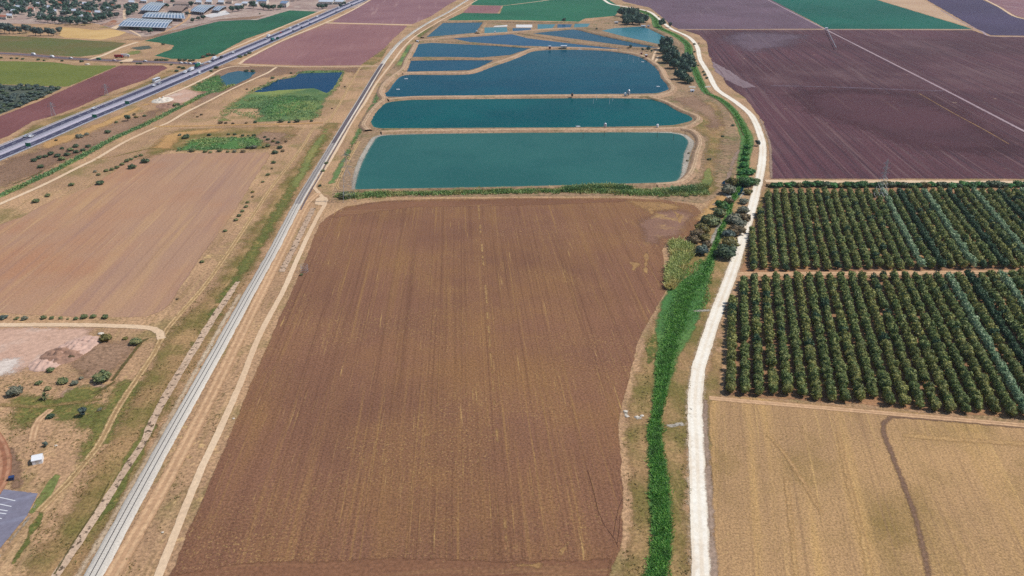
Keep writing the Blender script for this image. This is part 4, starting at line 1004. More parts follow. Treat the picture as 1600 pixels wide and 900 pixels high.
TSTEM = trunk_mesh('tree trunk', .32, .035, 4, 5, .7)
def place(kind, px, py, wid, leaf, label, cat, group=None, hk=1., name=None, wy=1.):
    """a plant whose foot stands at the pixel; wid = crown width in photograph pixels"""
    x, y = G(px, py); w_ = wid / pm(py)
    o = empty(name or ('shrub' if kind == 'shrub' else 'tree'), x, y, 0, random.uniform(0, 6.28) if wy == 1 else 0, label, cat, group)
    h = w_ * hk
    o.scale = (w_, w_ * wy, h)
    v = random.randrange(4)
    if kind in ('shrub', 'bushtree'):
        link('foliage' if kind == 'shrub' else 'crown', plant_mesh('shrub', leaf, v), o); link('stem' if kind == 'shrub' else 'trunk', STEM, o)
    else:
        link('crown', plant_mesh('tree', leaf, v), o); link('trunk', TSTEM, o)
    return o
def rowof(kind, leaf, tmpl, cat, group, pts, hk=1., name=None):
    """tmpl has {n}: its place in the order given"""
    for i, p in enumerate(pts):
        place(kind, p[0], p[1], p[2], p[3] if len(p) > 3 else leaf, tmpl.format(n=nth(i + 1)), cat, group, hk, name)

# ------------------------------------------------------------------ reeds and rank grass (stuff)
def blades(name, P, h, wd, mat, label, per=3, lean=.5, seed=1):
    lean = lean + .6; h = h * .72
    rng = np.random.default_rng(seed); n = len(P) * per
    base = np.repeat(P, per, 0) + rng.normal(0, wd * 1.2, (n, 2)); a = rng.uniform(0, 6.283, n)
    hh = np.repeat(h, per) * rng.uniform(.6, 1.25, n); ww = wd * rng.uniform(.6, 1.4, n)
    dx, dy = np.cos(a), np.sin(a); b = rng.uniform(0, 6.283, n); ln = hh * lean * rng.uniform(.3, 1.3, n)
    V = np.zeros((n, 4, 3)); zb = .02
    V[:, 0] = np.column_stack([base[:, 0] - dx * ww, base[:, 1] - dy * ww, np.full(n, zb)])
    V[:, 1] = np.column_stack([base[:, 0] + dx * ww, base[:, 1] + dy * ww, np.full(n, zb)])
    tx, ty = base[:, 0] + np.cos(b) * ln, base[:, 1] + np.sin(b) * ln
    V[:, 2] = np.column_stack([tx + dx * ww * .6, ty + dy * ww * .6, hh]); V[:, 3] = np.column_stack([tx - dx * ww * .6, ty - dy * ww * .6, hh])
    o = link(name, np_mesh(name, V.reshape(-1, 3), [], np.arange(4 * n).reshape(-1, 4), [mat]))
    return tag(o, label, None, None, 'stuff')
def fill_poly(pts, dens, seed=1, smooth=False, jit=1.):
    A = outline(pts, jit, smooth); lo_, hi_ = A.min(0), A.max(0); ar = (hi_ - lo_).prod()
    P = lo_ + np.random.default_rng(seed).random((int(ar * dens), 2)) * (hi_ - lo_)
    return P[inside(P, A)], A
def fill_line(pts, W, dens, seed=1, sig=.42, lim=None):
    g = [Vector(G(*p)) for p in pts]; q = catmull(g, False, 2.); rng = np.random.default_rng(seed); out = []
    L = np.array([0] + list(np.cumsum([(g[i + 1] - g[i]).length for i in range(len(g) - 1)])))
    S_ = 0; tot = sum((q[i + 1] - q[i]).length for i in range(len(q) - 1))
    for i in range(len(q) - 1):
        a, b = q[i], q[i + 1]; d = b - a; l_ = d.length; nr = Vector((d.y, -d.x)).normalized()
        w_ = np.interp(S_ / tot * L[-1], L, W) if isinstance(W, (list, tuple)) else W
        w_ = w_ * (1 + .25 * noise.noise(Vector((a.x / 7, a.y / 7, 2)))); S_ += l_
        k = rng.poisson(w_ * l_ * (dens(a.y) if callable(dens) else dens)); t_ = rng.random(k); u = np.clip(rng.normal(0, sig, k), -1.1, 1.1) * w_ * .5
        out.append(np.column_stack([a.x + d.x * t_ + nr.x * u, a.y + d.y * t_ + nr.y * u]))
    return np.concatenate(out)
ci = CREEK.index((1094, 436)); cj = CREEK.index((1162, 250))
P = fill_line(CREEK[:ci + 1], [min(v * 1.15, 7.5) for v in CW[:ci + 1]], 10, 3, .4); hn = 1.3 + .5 * np.array([noise.noise(Vector((p[0] / 3, p[1] / 3, 1))) for p in P])
blades('creek_reeds', P, hn * .8, .1, LEAF['creek_reed'], 'bright green reeds filling the creek beside the chalk road', 3, .6, 1)
P = fill_line(CREEK[ci:], [v * .5 for v in CW[ci:]], lambda y: 3. if y < 560 else 1.3, 4); hn = 1.0 + .4 * np.array([noise.noise(Vector((p[0] / 5, p[1] / 5, 1))) for p in P])
blades('creek_reeds', P, hn, .3, LEAF['creek_reed'], 'green reeds along the upper creek past the ponds', 3, .6, 2)
P, _ = fill_poly([(1046, 380), (1060, 378), (1078, 386), (1085, 398), (1072, 415), (1062, 440), (1052, 452), (1042, 452), (1040, 436), (1046, 418), (1050, 405)], 4.5, 5, True)
blades('pale_reeds', P, np.full(len(P), 2.6) + RNG.normal(0, .4, len(P)), .2, LEAF['reed_pale'], 'pale yellow green reed bed at the field corner beside the creek', 4, .45, 3)
P, _ = fill_poly([(1060, 425), (1095, 405), (1118, 410), (1112, 440), (1108, 475), (1080, 500), (1040, 510), (1034, 500), (1050, 465)], 1.6, 6)
blades('creek_reeds', P, np.full(len(P), .6), .14, LEAF['creek_reed'], 'low green growth spreading beside the creek', 3, .8, 4)
BANKR = [(525, 306), (545, 307.5), (600, 303.5), (700, 301), (800, 299), (900, 297.5), (1000, 301), (1060, 301), (1105, 299)]
P = fill_line(BANKR, [7, 10, 9, 9, 10, 11, 11, 14, 12], 2.6, 7, .5); hn = 1.6 + .9 * np.array([noise.noise(Vector((p[0] / 9, p[1] / 6, 1))) for p in P])
blades('reed_belt', P, hn, .26, LEAF['reed'], 'belt of tall green reeds between the nearer pond and the brown field', 3, .5, 5)
P = fill_line([(880, 298), (920, 295), (960, 294), (985, 297)], 7, 3, 8); blades('reed_belt', P, np.full(len(P), 3.), .28, LEAF['marsh_reed'], 'taller dark green reeds on the pond bank', 3, .4, 6)
P = fill_line([(1040, 302), (1065, 298), (1090, 297), (1100, 292)], 9, 3, 9); blades('reed_belt', P, np.full(len(P), 2.8), .28, LEAF['marsh_reed'], 'tall dark green reed clump at the corner of the pond bank', 3, .4, 7)
P = fill_line(CANAL, 6, lambda y: 1.0, 10, .5); blades('canal_reeds', P, np.full(len(P), 1.2) + RNG.normal(0, .25, len(P)), .3, LEAF['marsh_reed'], 'green reed strip along the dirt track below the highway', 3, .5, 8)
for k, (pts, mt_, dn, hh, lb) in enumerate([
        ([(360, 176), (392, 152), (440, 148), (492, 150), (508, 158), (500, 184), (450, 190), (400, 188)], 'marsh_reed', .5, 1.8, 'marsh reeds below the navy pond'),
        ([(395, 172), (430, 148), (485, 152), (470, 178), (412, 186)], 'marsh_dark', .35, 1.2, 'dark scrub in the middle of the marsh'),
        ([(333, 188), (352, 165), (380, 150), (400, 152), (372, 168)], 'reed_pale', .5, 1.4, 'yellow green marsh grass'),
        ([(275, 237), (290, 221), (320, 215), (398, 214), (413, 219), (408, 229), (370, 233), (300, 236)], 'marsh_reed', .9, 2.0, 'dense green reed bed at the head of the pinkish field'),
        ([(296, 138), (322, 123), (343, 117), (354, 134), (340, 143), (316, 143)], 'marsh_reed', .6, 2.0, 'reeds beside the small grey pond'),
        ([(410, 140), (392, 146), (384, 146), (412, 131), (462, 117), (466, 112), (540, 110), (528, 140), (512, 152), (511, 147), (523, 139), (533, 121), (536, 113), (468, 114.5), (460, 121), (436, 125)], 'marsh_reed', .5, 2.2, 'reed fringe around the navy pond'),
        ([(526, 268), (548, 226), (575, 178), (590, 145), (592, 158), (572, 186), (552, 232), (530, 280)], 'marsh_reed', .5, 1.5, 'green scrub between the dirt track and the pond dyke')]):
    P, _ = fill_poly(pts, dn * .8, 20 + k); P = P[np.array([noise.noise(Vector((p[0] / 9, p[1] / 16, k))) + .6 * noise.noise(Vector((p[0] / 3, p[1] / 5, k))) for p in P]) > -.22]; blades('marsh_reeds', P, np.full(len(P), hh * .5) * (1 + RNG.normal(0, .2, len(P))), .26, LEAF[mt_], lb, 3, .55, 20 + k)
# dry tufts on the near verges
V_ = []
for k, (pts, dn) in enumerate([([(0, 900), (130, 720), (250, 520), (330, 440), (395, 420), (300, 600), (170, 830), (110, 900)], .5), ([(185, 900), (270, 760), (340, 620), (380, 540), (372, 600), (300, 740), (240, 860), (225, 900)], .5),
                               ([(0, 590), (110, 600), (200, 590), (150, 700), (60, 760), (0, 760)], .4),
                               ([(968, 900), (978, 800), (975, 690), (1010, 560), (1016, 600), (1010, 760), (1005, 900)], .5), ([(1058, 900), (1062, 780), (1056, 680), (1080, 560), (1082, 700), (1080, 900)], .5)]):
    P, _ = fill_poly(pts, dn, 40 + k); m_ = np.array([noise.noise(Vector((p[0] / 11, p[1] / 11, 4 + k))) + .5 * noise.noise(Vector((p[0] / 3, p[1] / 3, k))) for p in P]) > .02; V_.append(P[m_])
P = np.concatenate(V_); TUFT = leafmat('dry weed tufts', C(168, 146, 92), C(132, 120, 72), C(150, 138, 84), .1)
blades('dry_weeds', P, np.full(len(P), .36), .13, TUFT, 'dry weeds and rough grass dotted over the verges', 4, .6, 41)

# ------------------------------------------------------------------ shrubs and trees, one object each
rowof('shrub', 'shrub_dark', 'grey green bush, {n} from the parking lot end of the thicket under the highway', 'bush', 'thicket under the highway',
      [(54, 252, 12), (62, 248, 11), (71, 246, 10), (80, 242, 12), (90, 245, 12), (97, 250, 13, 'shrub'), (97, 233, 8), (105, 243, 12), (110, 236, 12, 'shrub'), (119, 239, 11), (119, 230, 11), (130, 236, 10)], .75)
for p in ((64, 262, 12, 'shrub_dark', 'round dark bush standing clear just below the thicket under the highway'), (138, 230, 10, 'shrub_dark', 'dark bush at the upper end of the thicket beside the canal reeds'),
          (169, 208, 12, 'shrub_dark', 'large dark bush on bare ground between highway and canal reeds'), (200, 189, 11, 'tree', 'tall dark bush among the four shrubs above the canal'),
          (226, 182, 7, 'shrub_dark', 'dark upright bush at the highway side of the four shrubs'), (210, 180, 7, 'shrub_brown', 'brown bush behind the tall dark one above the canal'),
          (213, 184, 8, 'shrub_olive', 'low olive bush beside the tall dark one above the canal'), (182, 192, 7, 'shrub', 'small green bush on bare ground above the canal'),
          (125, 215, 14, 'shrub_grey', 'wide grey bush on bare ground below the highway'), (136, 211, 9, 'shrub_grey', 'smaller grey bush beside the wide grey one'), (88, 220, 6, 'shrub_brown', 'small brown bush close under the highway shoulder'),
          (276, 166, 13, 'shrub', 'green bush at the end of the rubble heap'), (262, 166, 10, 'shrub_brown', 'brown bush behind the rubble heap'),
          (315, 180, 6, 'shrub_brown', 'small brown bush above the marsh track'), (309, 183, 5, 'shrub_brown', 'smaller brown bush beside the marsh track'),
          (207, 263, 15, 'shrub_dark', 'big dark bush standing inside the corner of the pinkish field'), (227, 254, 16, 'shrub_dark', 'widest dark bush at the head of the pinkish field'),
          (156, 288, 15, 'shrub_dark', 'big dark bush ringed by straw on the pinkish field edge'), (112, 290, 11, 'shrub', 'green bush midway between track and pinkish field'),
          (75, 307, 10, 'shrub', 'green bush beside the pinkish field, upper of a pair'), (57, 316, 14, 'shrub', 'green bush beside the pinkish field, lower and wider of a pair'),
          (154, 274, 8, 'shrub', 'small green bush below the hedge of the pinkish field'), (149, 269, 7, 'shrub_grey', 'small grey bush below the hedge of the pinkish field'),
          (352, 362, 8, 'shrub', 'lone green bush beside the rut track, upper'), (316, 410, 9, 'shrub', 'lone green bush on the pinkish field edge, lower'),
          (277, 468, 5, 'shrub_brown', 'tiny brown bush at the lower corner of the pinkish field'),
          (79, 580, 15, 'shrub', 'green bush on the edge of the pink quarry dirt'), (99, 598, 20, 'shrub', 'large green bush below the quarry scrub'), (61, 600, 13, 'shrub', 'round green bush below the quarry, next to the spiky palm'),
          (117, 600, 15, 'shrub_grey', 'grey green bush between two larger quarry bushes'), (127, 592, 9, 'shrub_grey', 'small grey bush behind the quarry bushes'), (162, 594, 34, 'shrub', 'widest spreading bush at the end of the quarry scrub'),
          (75, 609, 13, 'shrub', 'low green bush just above the spiky palm'), (80, 652, 15, 'shrub_dark', 'dark bush on grass between two dirt paths'), (130, 650, 15, 'tree_grey', 'dark grey bush on grass beside the rut track'),
          (156, 641, 9, 'shrub_grey', 'small grey bush next to the dark grey one near the rut track'), (212, 537, 22, 'shrub', 'spreading green bush inside the track bend by the quarry'), (165, 532, 24, 'shrub_olive', 'low olive bush beside the white boulder'),
          (196, 530, 10, 'shrub_olive', 'olive bush between the boulder and the track bend'), (25, 615, 30, 'shrub_grey', 'broad grey green bush below the white quarry dust'), (72, 697, 9, 'tree_grey', 'small round dark tree by the white cabin'),
          (112, 560, 12, 'shrub_brown', 'brown bush on the quarry scrub')):
    tr = p[3].startswith('tree')
    place('tree' if tr else 'shrub', p[0], p[1], p[2], p[3], p[4], 'tree' if tr else 'bush', None, .95 if tr else .72)
rowof('shrub', 'shrub', 'green hedge bush, {n} from the pinkish field corner along the dirt track', 'bush', 'bushes in a line beside the pinkish field',
      [(166, 268, 9), (175, 266, 9), (183, 263, 9), (191, 258, 9), (199, 253, 10), (205, 250, 8), (213, 246, 7), (220, 244, 8)], .8)
rowof('shrub', 'shrub_dark', 'dark bush, {n} from the track along the upper edge of the green reed bed', 'bush', 'bushes behind the reed bed',
      [(281, 212, 7, 'shrub_grey'), (291, 216, 14), (327, 212, 8), (357, 211, 6), (367, 211, 7), (379, 213, 7), (388, 213, 5), (397, 213, 8)], .8)
rowof('shrub', 'shrub', 'bush, {n} from the field corner along the lower edge of the green reed bed', 'bush', 'bushes before the reed bed',
      [(301, 237, 13), (321, 238, 9), (329, 239, 7), (343, 237, 11), (356, 238, 7), (367, 238, 8, 'shrub_grey'), (380, 238, 9, 'shrub_brown'), (388, 232, 10, 'shrub_dark'), (397, 232, 12, 'shrub_grey')], .75)
rowof('shrub', 'shrub_dark', 'dark bush, {n} of the loose group at the railway end of the reed bed', 'bush', 'bushes at the railway end of the reed bed',
      [(419, 219, 8), (414, 215, 6), (427, 222, 8, 'shrub_olive'), (419, 229, 10, 'shrub'), (412, 231, 7, 'shrub'), (430, 217, 5, 'shrub_brown'), (434, 224, 8), (438, 232, 11), (430, 240, 12), (442, 237, 8, 'shrub_brown'), (447, 222, 6, 'shrub_brown')], .75)
rowof('shrub', 'shrub', 'bush, {n} down the railway side of the pinkish field from its upper corner', 'bush', 'bushes on the railway side of the pinkish field',
      [(428, 255, 9), (425, 264, 5, 'shrub_brown'), (419, 274, 8), (411, 285, 6), (395, 301, 7, 'shrub_olive'), (395, 308, 6, 'shrub_brown'), (387, 317, 7), (385, 324, 8), (379, 331, 8), (374, 338, 9), (369, 345, 9)], .75)
rowof('shrub', 'shrub', 'bush, {n} along the strip between the pinkish field and the quarry, from the parking side', 'bush', 'bushes under the pinkish field',
      [(6, 498, 14, 'tree_grey'), (26, 499, 9), (39, 499, 12, 'shrub_grey'), (69, 498, 12), (81, 498, 9), (95, 498, 8), (106, 499, 5), (119, 499, 9), (132, 497, 14), (146, 496, 12), (165, 497, 13)], .75)
rowof('shrub', 'shrub_brown', 'dark bush, {n} from the dirt track along the lower margin of the marsh', 'bush', 'bushes along the marsh margin',
      [(345, 193, 9), (353, 193, 6), (364, 194, 6), (385, 193, 6), (399, 192, 7, 'shrub_dark'), (440, 191, 11, 'shrub_dark'), (452, 192, 6, 'shrub_dark'), (464, 191, 11, 'shrub_dark'), (487, 190, 6, 'shrub_dark')], .8)
for p in ((455, 115, 5, 'shrub_dark', 'small dark bush above the navy pond, nearer the railway'), (426, 123, 8, 'shrub_dark', 'round dark bush above the navy pond'), (386, 140, 5, 'shrub_brown', 'small brown bush at the tip of the navy pond'),
          (539, 136, 4, 'shrub_brown', 'small dark bush on the rut track beside the navy pond'), (519, 170, 4, 'shrub_brown', 'small bush where the marsh meets the rut track'), (385, 112, 8, 'shrub_dark', 'dark bush on the upper bank of the small grey pond'), (395, 112.5, 9, 'shrub_dark', 'second dark bush on the upper bank of the small grey pond'),
          (500, 291, 7, 'shrub_dark', 'dark bush at the bend of the pale dirt track'), (505, 268, 8, 'shrub', 'green bush beside the pale dirt track, above the bend'), (510, 256, 8, 'shrub', 'upper green bush beside the pale dirt track'),
          (540, 309, 22, 'shrub', 'wide green bush around the feet of the lattice pylon'),
          (1076, 240, 5, 'shrub_olive', 'olive bush on the stony bank of the teal pond'), (1074, 252, 5, 'shrub_olive', 'lower olive bush on the stony bank of the teal pond'), (1108, 250, 8, 'shrub_dark', 'lone dark bush on brown ground beside the teal pond'),
          (1145, 197, 7, 'shrub_dark', 'dark bush beside the creek reeds'), (1184, 228, 10, 'tree_grey', 'dark bush casting its shade beside the chalk road'), (1129, 214, 6, 'shrub_dark', 'small dark bush on the brown ground past the green pond'),
          (881, 34.5, 7, 'tree', 'single round dark tree on the edge of the sea green crop'), (932, 47, 4, 'tree', 'tiny dark tree on the dyke of the pale pond')):
    tr = p[3].startswith('tree'); place('tree' if tr else 'shrub', p[0], p[1], p[2], p[3], p[4], 'tree' if tr else 'bush', None, .95 if tr else .75)
# creek trees near the bend of the chalk road
rowof('bushtree', 'shrub_olive', 'olive tree, {n} down the field side of the creek from the pond corner', 'tree', 'trees on the field side of the creek',
      [(1137, 303, 28, 'shrub_grey'), (1143, 290, 23, 'shrub_olive'), (1139, 318, 17, 'shrub_brown'), (1126, 327, 26, 'hedge'), (1124, 338, 24, 'shrub'), (1112, 352, 31, 'shrub'), (1104, 349, 23, 'shrub_dark'), (1098, 364, 29, 'shrub_olive'), (1090, 372, 28, 'shrub_brown'), (1083, 380, 24, 'shrub_brown'),
       (1100, 376, 23, 'shrub_olive'), (1104, 386, 19, 'shrub_brown'), (1096, 397, 26, 'tree_grey')], .95)
rowof('bushtree', 'shrub', 'leafy tree, {n} down the road side of the creek from the dark pool', 'tree', 'trees on the road side of the creek',
      [(1170, 272, 22, 'creek_green'), (1164, 290, 31, 'hedge'), (1178, 288, 22, 'shrub'), (1168, 303, 18, 'shrub_olive'), (1162, 318, 18, 'shrub_grey'), (1161, 332, 22, 'shrub_grey'), (1163, 344, 23, 'shrub_brown'), (1146, 347, 28, 'shrub_grey'), (1156, 355, 25, 'shrub_grey'), (1150, 366, 31, 'shrub_brown'), (1137, 370, 25, 'tree_grey'),
       (1140, 385, 34, 'shrub_olive'), (1135, 402, 41, 'shrub_dark'), (1128, 394, 22, 'shrub_dark')], .8)
rowof('bushtree', 'creek_green', 'bright green tree, {n} along the creek up from the dark pool', 'tree', 'bright trees over the creek',
      [(1162, 262, 18), (1164, 252, 16), (1165, 243, 15), (1167, 233, 14), (1158, 273, 15)], .9)
rowof('bushtree', 'tree', 'dark tree, {n} of the cluster beyond the pale pond', 'tree', 'dark tree cluster beyond the pale pond',
      [(972, 25, 19), (978, 34, 19), (985, 27, 23), (988, 38, 23), (996, 32, 19), (999, 39, 19), (1006, 35, 19), (992, 24, 18), (979, 39, 17)], 1.2)
rowof('bushtree', 'tree', 'tall dark tree, {n} down the row east of the big blue pond', 'tree', 'dark trees beside the big blue pond',
      [(1040, 78, 28), (1046, 90, 29), (1037, 84, 19), (1050, 98, 29), (1043, 99, 22), (1053, 107, 22), (1066, 104, 24), (1073, 103, 28), (1070, 116, 26), (1078, 108, 23), (1063, 124, 24), (1070, 129, 19), (1077, 131, 17, 'shrub_dark')], 1.25)
rowof('tree', 'tree', 'small dark tree, {n} along the upper dyke of the big blue pond', 'tree', 'small trees on the dyke',
      [(985, 76, 6), (1004, 80, 5), (1013, 80, 7), (1018, 82, 4), (1062, 96, 6, 'shrub')], 1.1)
for p in ((1034, 43, 13, 'tree', 'dark tree standing between creek and chalk road'), (1046.5, 43, 7, 'tree_grey', 'small tree beside the dark one on the chalk road')):
    place('tree', p[0], p[1], p[2], p[3], p[4], 'tree', None, 1.15)
rowof('shrub', 'shrub_dark', 'small roadside bush, {n} along the chalk road above the creek reeds', 'bush', 'small bushes along the chalk road',
      [(1085, 70, 5), (1085, 82, 5), (1087, 99, 5), (1091, 103, 4), (1099, 113, 5), (1101, 118, 6), (1104, 123, 6), (1029, 27, 3), (1009, 18, 3), (1092, 68, 3)], .9)
# hedge over the orchard
HB = [1208 + i * 10.3 for i in range(39)]
rowof('shrub', 'hedge', 'hedge bush, {n} from the chalk road along the top of the orchard', 'bush', 'hedge along the top of the orchard',
      [(x + random.uniform(-2, 2), 292 + random.uniform(-1, 1), random.uniform(15, 21), random.choice(['hedge', 'hedge', 'creek_green', 'shrub_dark', 'shrub_olive'])) for x in HB], .78)
place('shrub', 1200, 291, 9, 'shrub_brown', 'brown bush at the orchard corner on the chalk road', 'bush', None, .8)

# spiky palm by the quarry
def palm():
    x, y = G(71, 624); o = empty('palm', x, y, 0, 0, 'spiky grey green fan palm below the quarry bushes', 'palm')
    MB().tube((0, 0, -.1), (0, 0, 1.3), .22, .18, 8).build('trunk', BARK, o)
    rng = random.Random(5); V, Fq = [], []
    for i in range(46):
        a = rng.uniform(0, 6.28); el = rng.uniform(-.3, 1.3); L_ = rng.uniform(1.5, 2.2)
        d = Vector((math.cos(a) * math.cos(el), math.sin(a) * math.cos(el), math.sin(el))); sd_ = d.cross(Vector((0, 0, 1))).normalized() * .16
        p0 = Vector((0, 0, 1.3)); p1 = p0 + d * L_ * .55; p2 = p0 + d * L_ - Vector((0, 0, .35)); k = len(V)
        V += [p0 - sd_ * .3, p0 + sd_ * .3, p1 + sd_, p1 - sd_, p2 + sd_ * .1, p2 - sd_ * .1]; Fq += [(k, k + 1, k + 2, k + 3), (k + 3, k + 2, k + 4, k + 5)]
    me = bpy.data.meshes.new('palm fronds'); me.from_pydata([v[:] for v in V], [], Fq); me.materials.append(LEAF['shrub']); link('fronds', me, o)
palm()

# olive orchard by the highway (stuff: counted as one mass) and the village woodland
lw = crown_arrays(SHR[1], 90, .07, 3, sub=1, rough=.45); lw2 = crown_arrays(TRE[0], 130, .06, 4, sub=1, rough=.45); lw3 = crown_arrays(TRE[2], 130, .06, 5, sub=1, rough=.45)
P, _ = fill_poly([(-40, 130), (0, 133), (98, 137), (94, 141), (58, 156), (18, 173), (0, 180), (-40, 195)], .028, 60)
merge('grey_orchard', [(lw, p[0], p[1], RNG.uniform(0, 6.28), (q := RNG.uniform(5, 7.5), q, q * .75), int(RNG.random() < .3)) for p in P], [LEAF['tree_grey'], LEAF['shrub_dark']], 'mass of grey green grove trees beside the maroon field')
its = []
for pts, dn in (([(-60, 26), (-60, -8), (170, -8), (190, 8), (188, 24), (150, 36), (110, 40), (60, 34), (40, 26)], .0030), ([(196, 12), (215, 8), (218, 20), (200, 28)], .006), ([(330, -4), (520, -8), (500, 2), (440, 3), (380, 4)], .0018), ([(200, -6), (330, -6), (330, 0), (210, 0)], .003)):
    P, _ = fill_poly(pts, dn, 70)
    for p in P:
        q = RNG.uniform(7.5, 12.5); its.append((lw2 if RNG.random() < .5 else lw3, p[0], p[1], RNG.uniform(0, 6.28), (q, q, q * RNG.uniform(.75, 1.05)), int(RNG.random() < .35)))
merge('woodland', its, [LEAF['tree'], LEAF['tree_grey']], 'dark village woodland beyond the golden field')
rowof('tree', 'tree_grey', 'dark bluish tree, {n} of the line beside the golden field, from the outer end', 'tree', 'tree line beside the golden field',
      [(2, 50, 14), (8, 52, 15), (15, 53, 15), (21, 53, 12), (31, 53, 11), (41, 52, 13), (46, 50, 10), (56, 56, 14), (64, 56, 13), (76, 56, 12), (84, 56, 11), (94, 53, 11)], 1.05)
rowof('tree', 'tree', 'dark green tree, {n} along the front of the woodland behind the golden field', 'tree', 'front trees of the village woodland',
      [(63, 33, 10), (75, 35, 13), (86, 36, 13), (97, 37, 13), (110, 39, 12), (122, 39, 12), (133, 40, 11, 'tree_grey'), (141, 37, 12), (152, 35, 13), (163, 33, 12), (173, 30, 12), (183, 28, 11, 'tree_grey')], .85)
rowof('tree', 'tree', 'dark tree, {n} of the group before the long solar roof, from the golden field', 'tree', 'trees before the solar roof', [(222, 51, 9), (228, 50, 8), (235, 53, 11), (212, 47, 5, 'shrub')], .9)
rowof('tree', 'tree', 'dark tree, {n} along the farm buildings, from the solar barns to the highway', 'tree', 'trees along the farm buildings',
      [(201, 24, 9), (208, 17, 9), (262, 12, 8), (270, 5, 8), (299, 11, 10), (293, 25, 8, 'tree_grey'), (301, 35, 8), (310, 32, 8), (318, 31, 9), (363, 19, 12), (372, 18, 11), (378, 16, 9), (396, 13, 13), (412, 15, 12), (420, 16, 11), (428, 16, 11), (438, 15, 10), (498, 13, 8), (504, 14, 9), (510, 13, 8), (532, 11, 6), (538, 8, 7), (524, 5, 6)], .85)
rowof('shrub', 'shrub_dark', 'dark bush, {n} along the side road from the far fields to the highway junction', 'bush', 'bushes along the side road',
      [(2, 91, 6), (18, 92, 6), (27, 92, 6), (36, 93, 6), (60, 94, 7), (69, 95, 5), (97, 96, 6), (128, 97, 8), (190, 99, 5), (215, 100, 6), (220, 100, 6), (245, 95, 8), (252, 95, 9), (260, 95, 8), (281, 95, 9), (289, 95, 8), (297, 96, 8), (303, 95, 7), (268, 102, 6), (280, 106, 7), (276, 112, 8), (286, 108, 9), (255, 70, 7), (318, 90, 9, 'shrub_brown'), (326, 87, 10, 'shrub_brown'), (334, 87, 9), (338, 107, 9), (330, 112, 7), (375, 90, 9), (384, 87, 7), (390, 84, 8), (406, 22, 4)], .7)

# ------------------------------------------------------------------ buildings
M['white'] = plain('white painted sheet', C(244, 244, 246), .5, .3, 0, .05)
M['roofwhite'] = plain('pale metal roof', C(226, 230, 238), .4, .4, .2, .06)
M['solar'] = plain('solar panel glass', C(62, 84, 122), .15, .5, 0, .1)
M['roofblue'] = plain('blue grey panel roof', C(120, 140, 172), .35, .4, .1, .08)
M['roofbrown'] = plain('brown sheet roof', C(156, 132, 118), .7, .3, 0, .12)
M['tile'] = plain('terracotta tiles', C(176, 110, 86), .8, .2, 0, .15)
M['wall'] = plain('pale render wall', C(222, 212, 200), .85, .2, 0, .08)
M['dark'] = plain('dark opening', C(50, 50, 58), .6, .3)
M['glass'] = plain('dark window glass', C(44, 56, 72), .1, .6)
M['red'] = plain('red paint', C(168, 50, 52), .45, .4)
M['teal_sign'] = plain('green sign sheet', C(0, 128, 98), .4, .4)
M['blue'] = plain('blue plastic', C(52, 72, 116), .4, .4)
M['wood'] = plain('weathered post', C(96, 84, 76), .9)
M['rock'] = plain('pale limestone', C(226, 214, 198), .95, .1, 0, .25, 1.2)
M['rubble'] = plain('brown rubble', C(168, 132, 112), .95, .1, 0, .3, 1.)
M['pinkrubble'] = plain('pinkish spoil', C(212, 176, 158), .95, .1, 0, .22, .8)


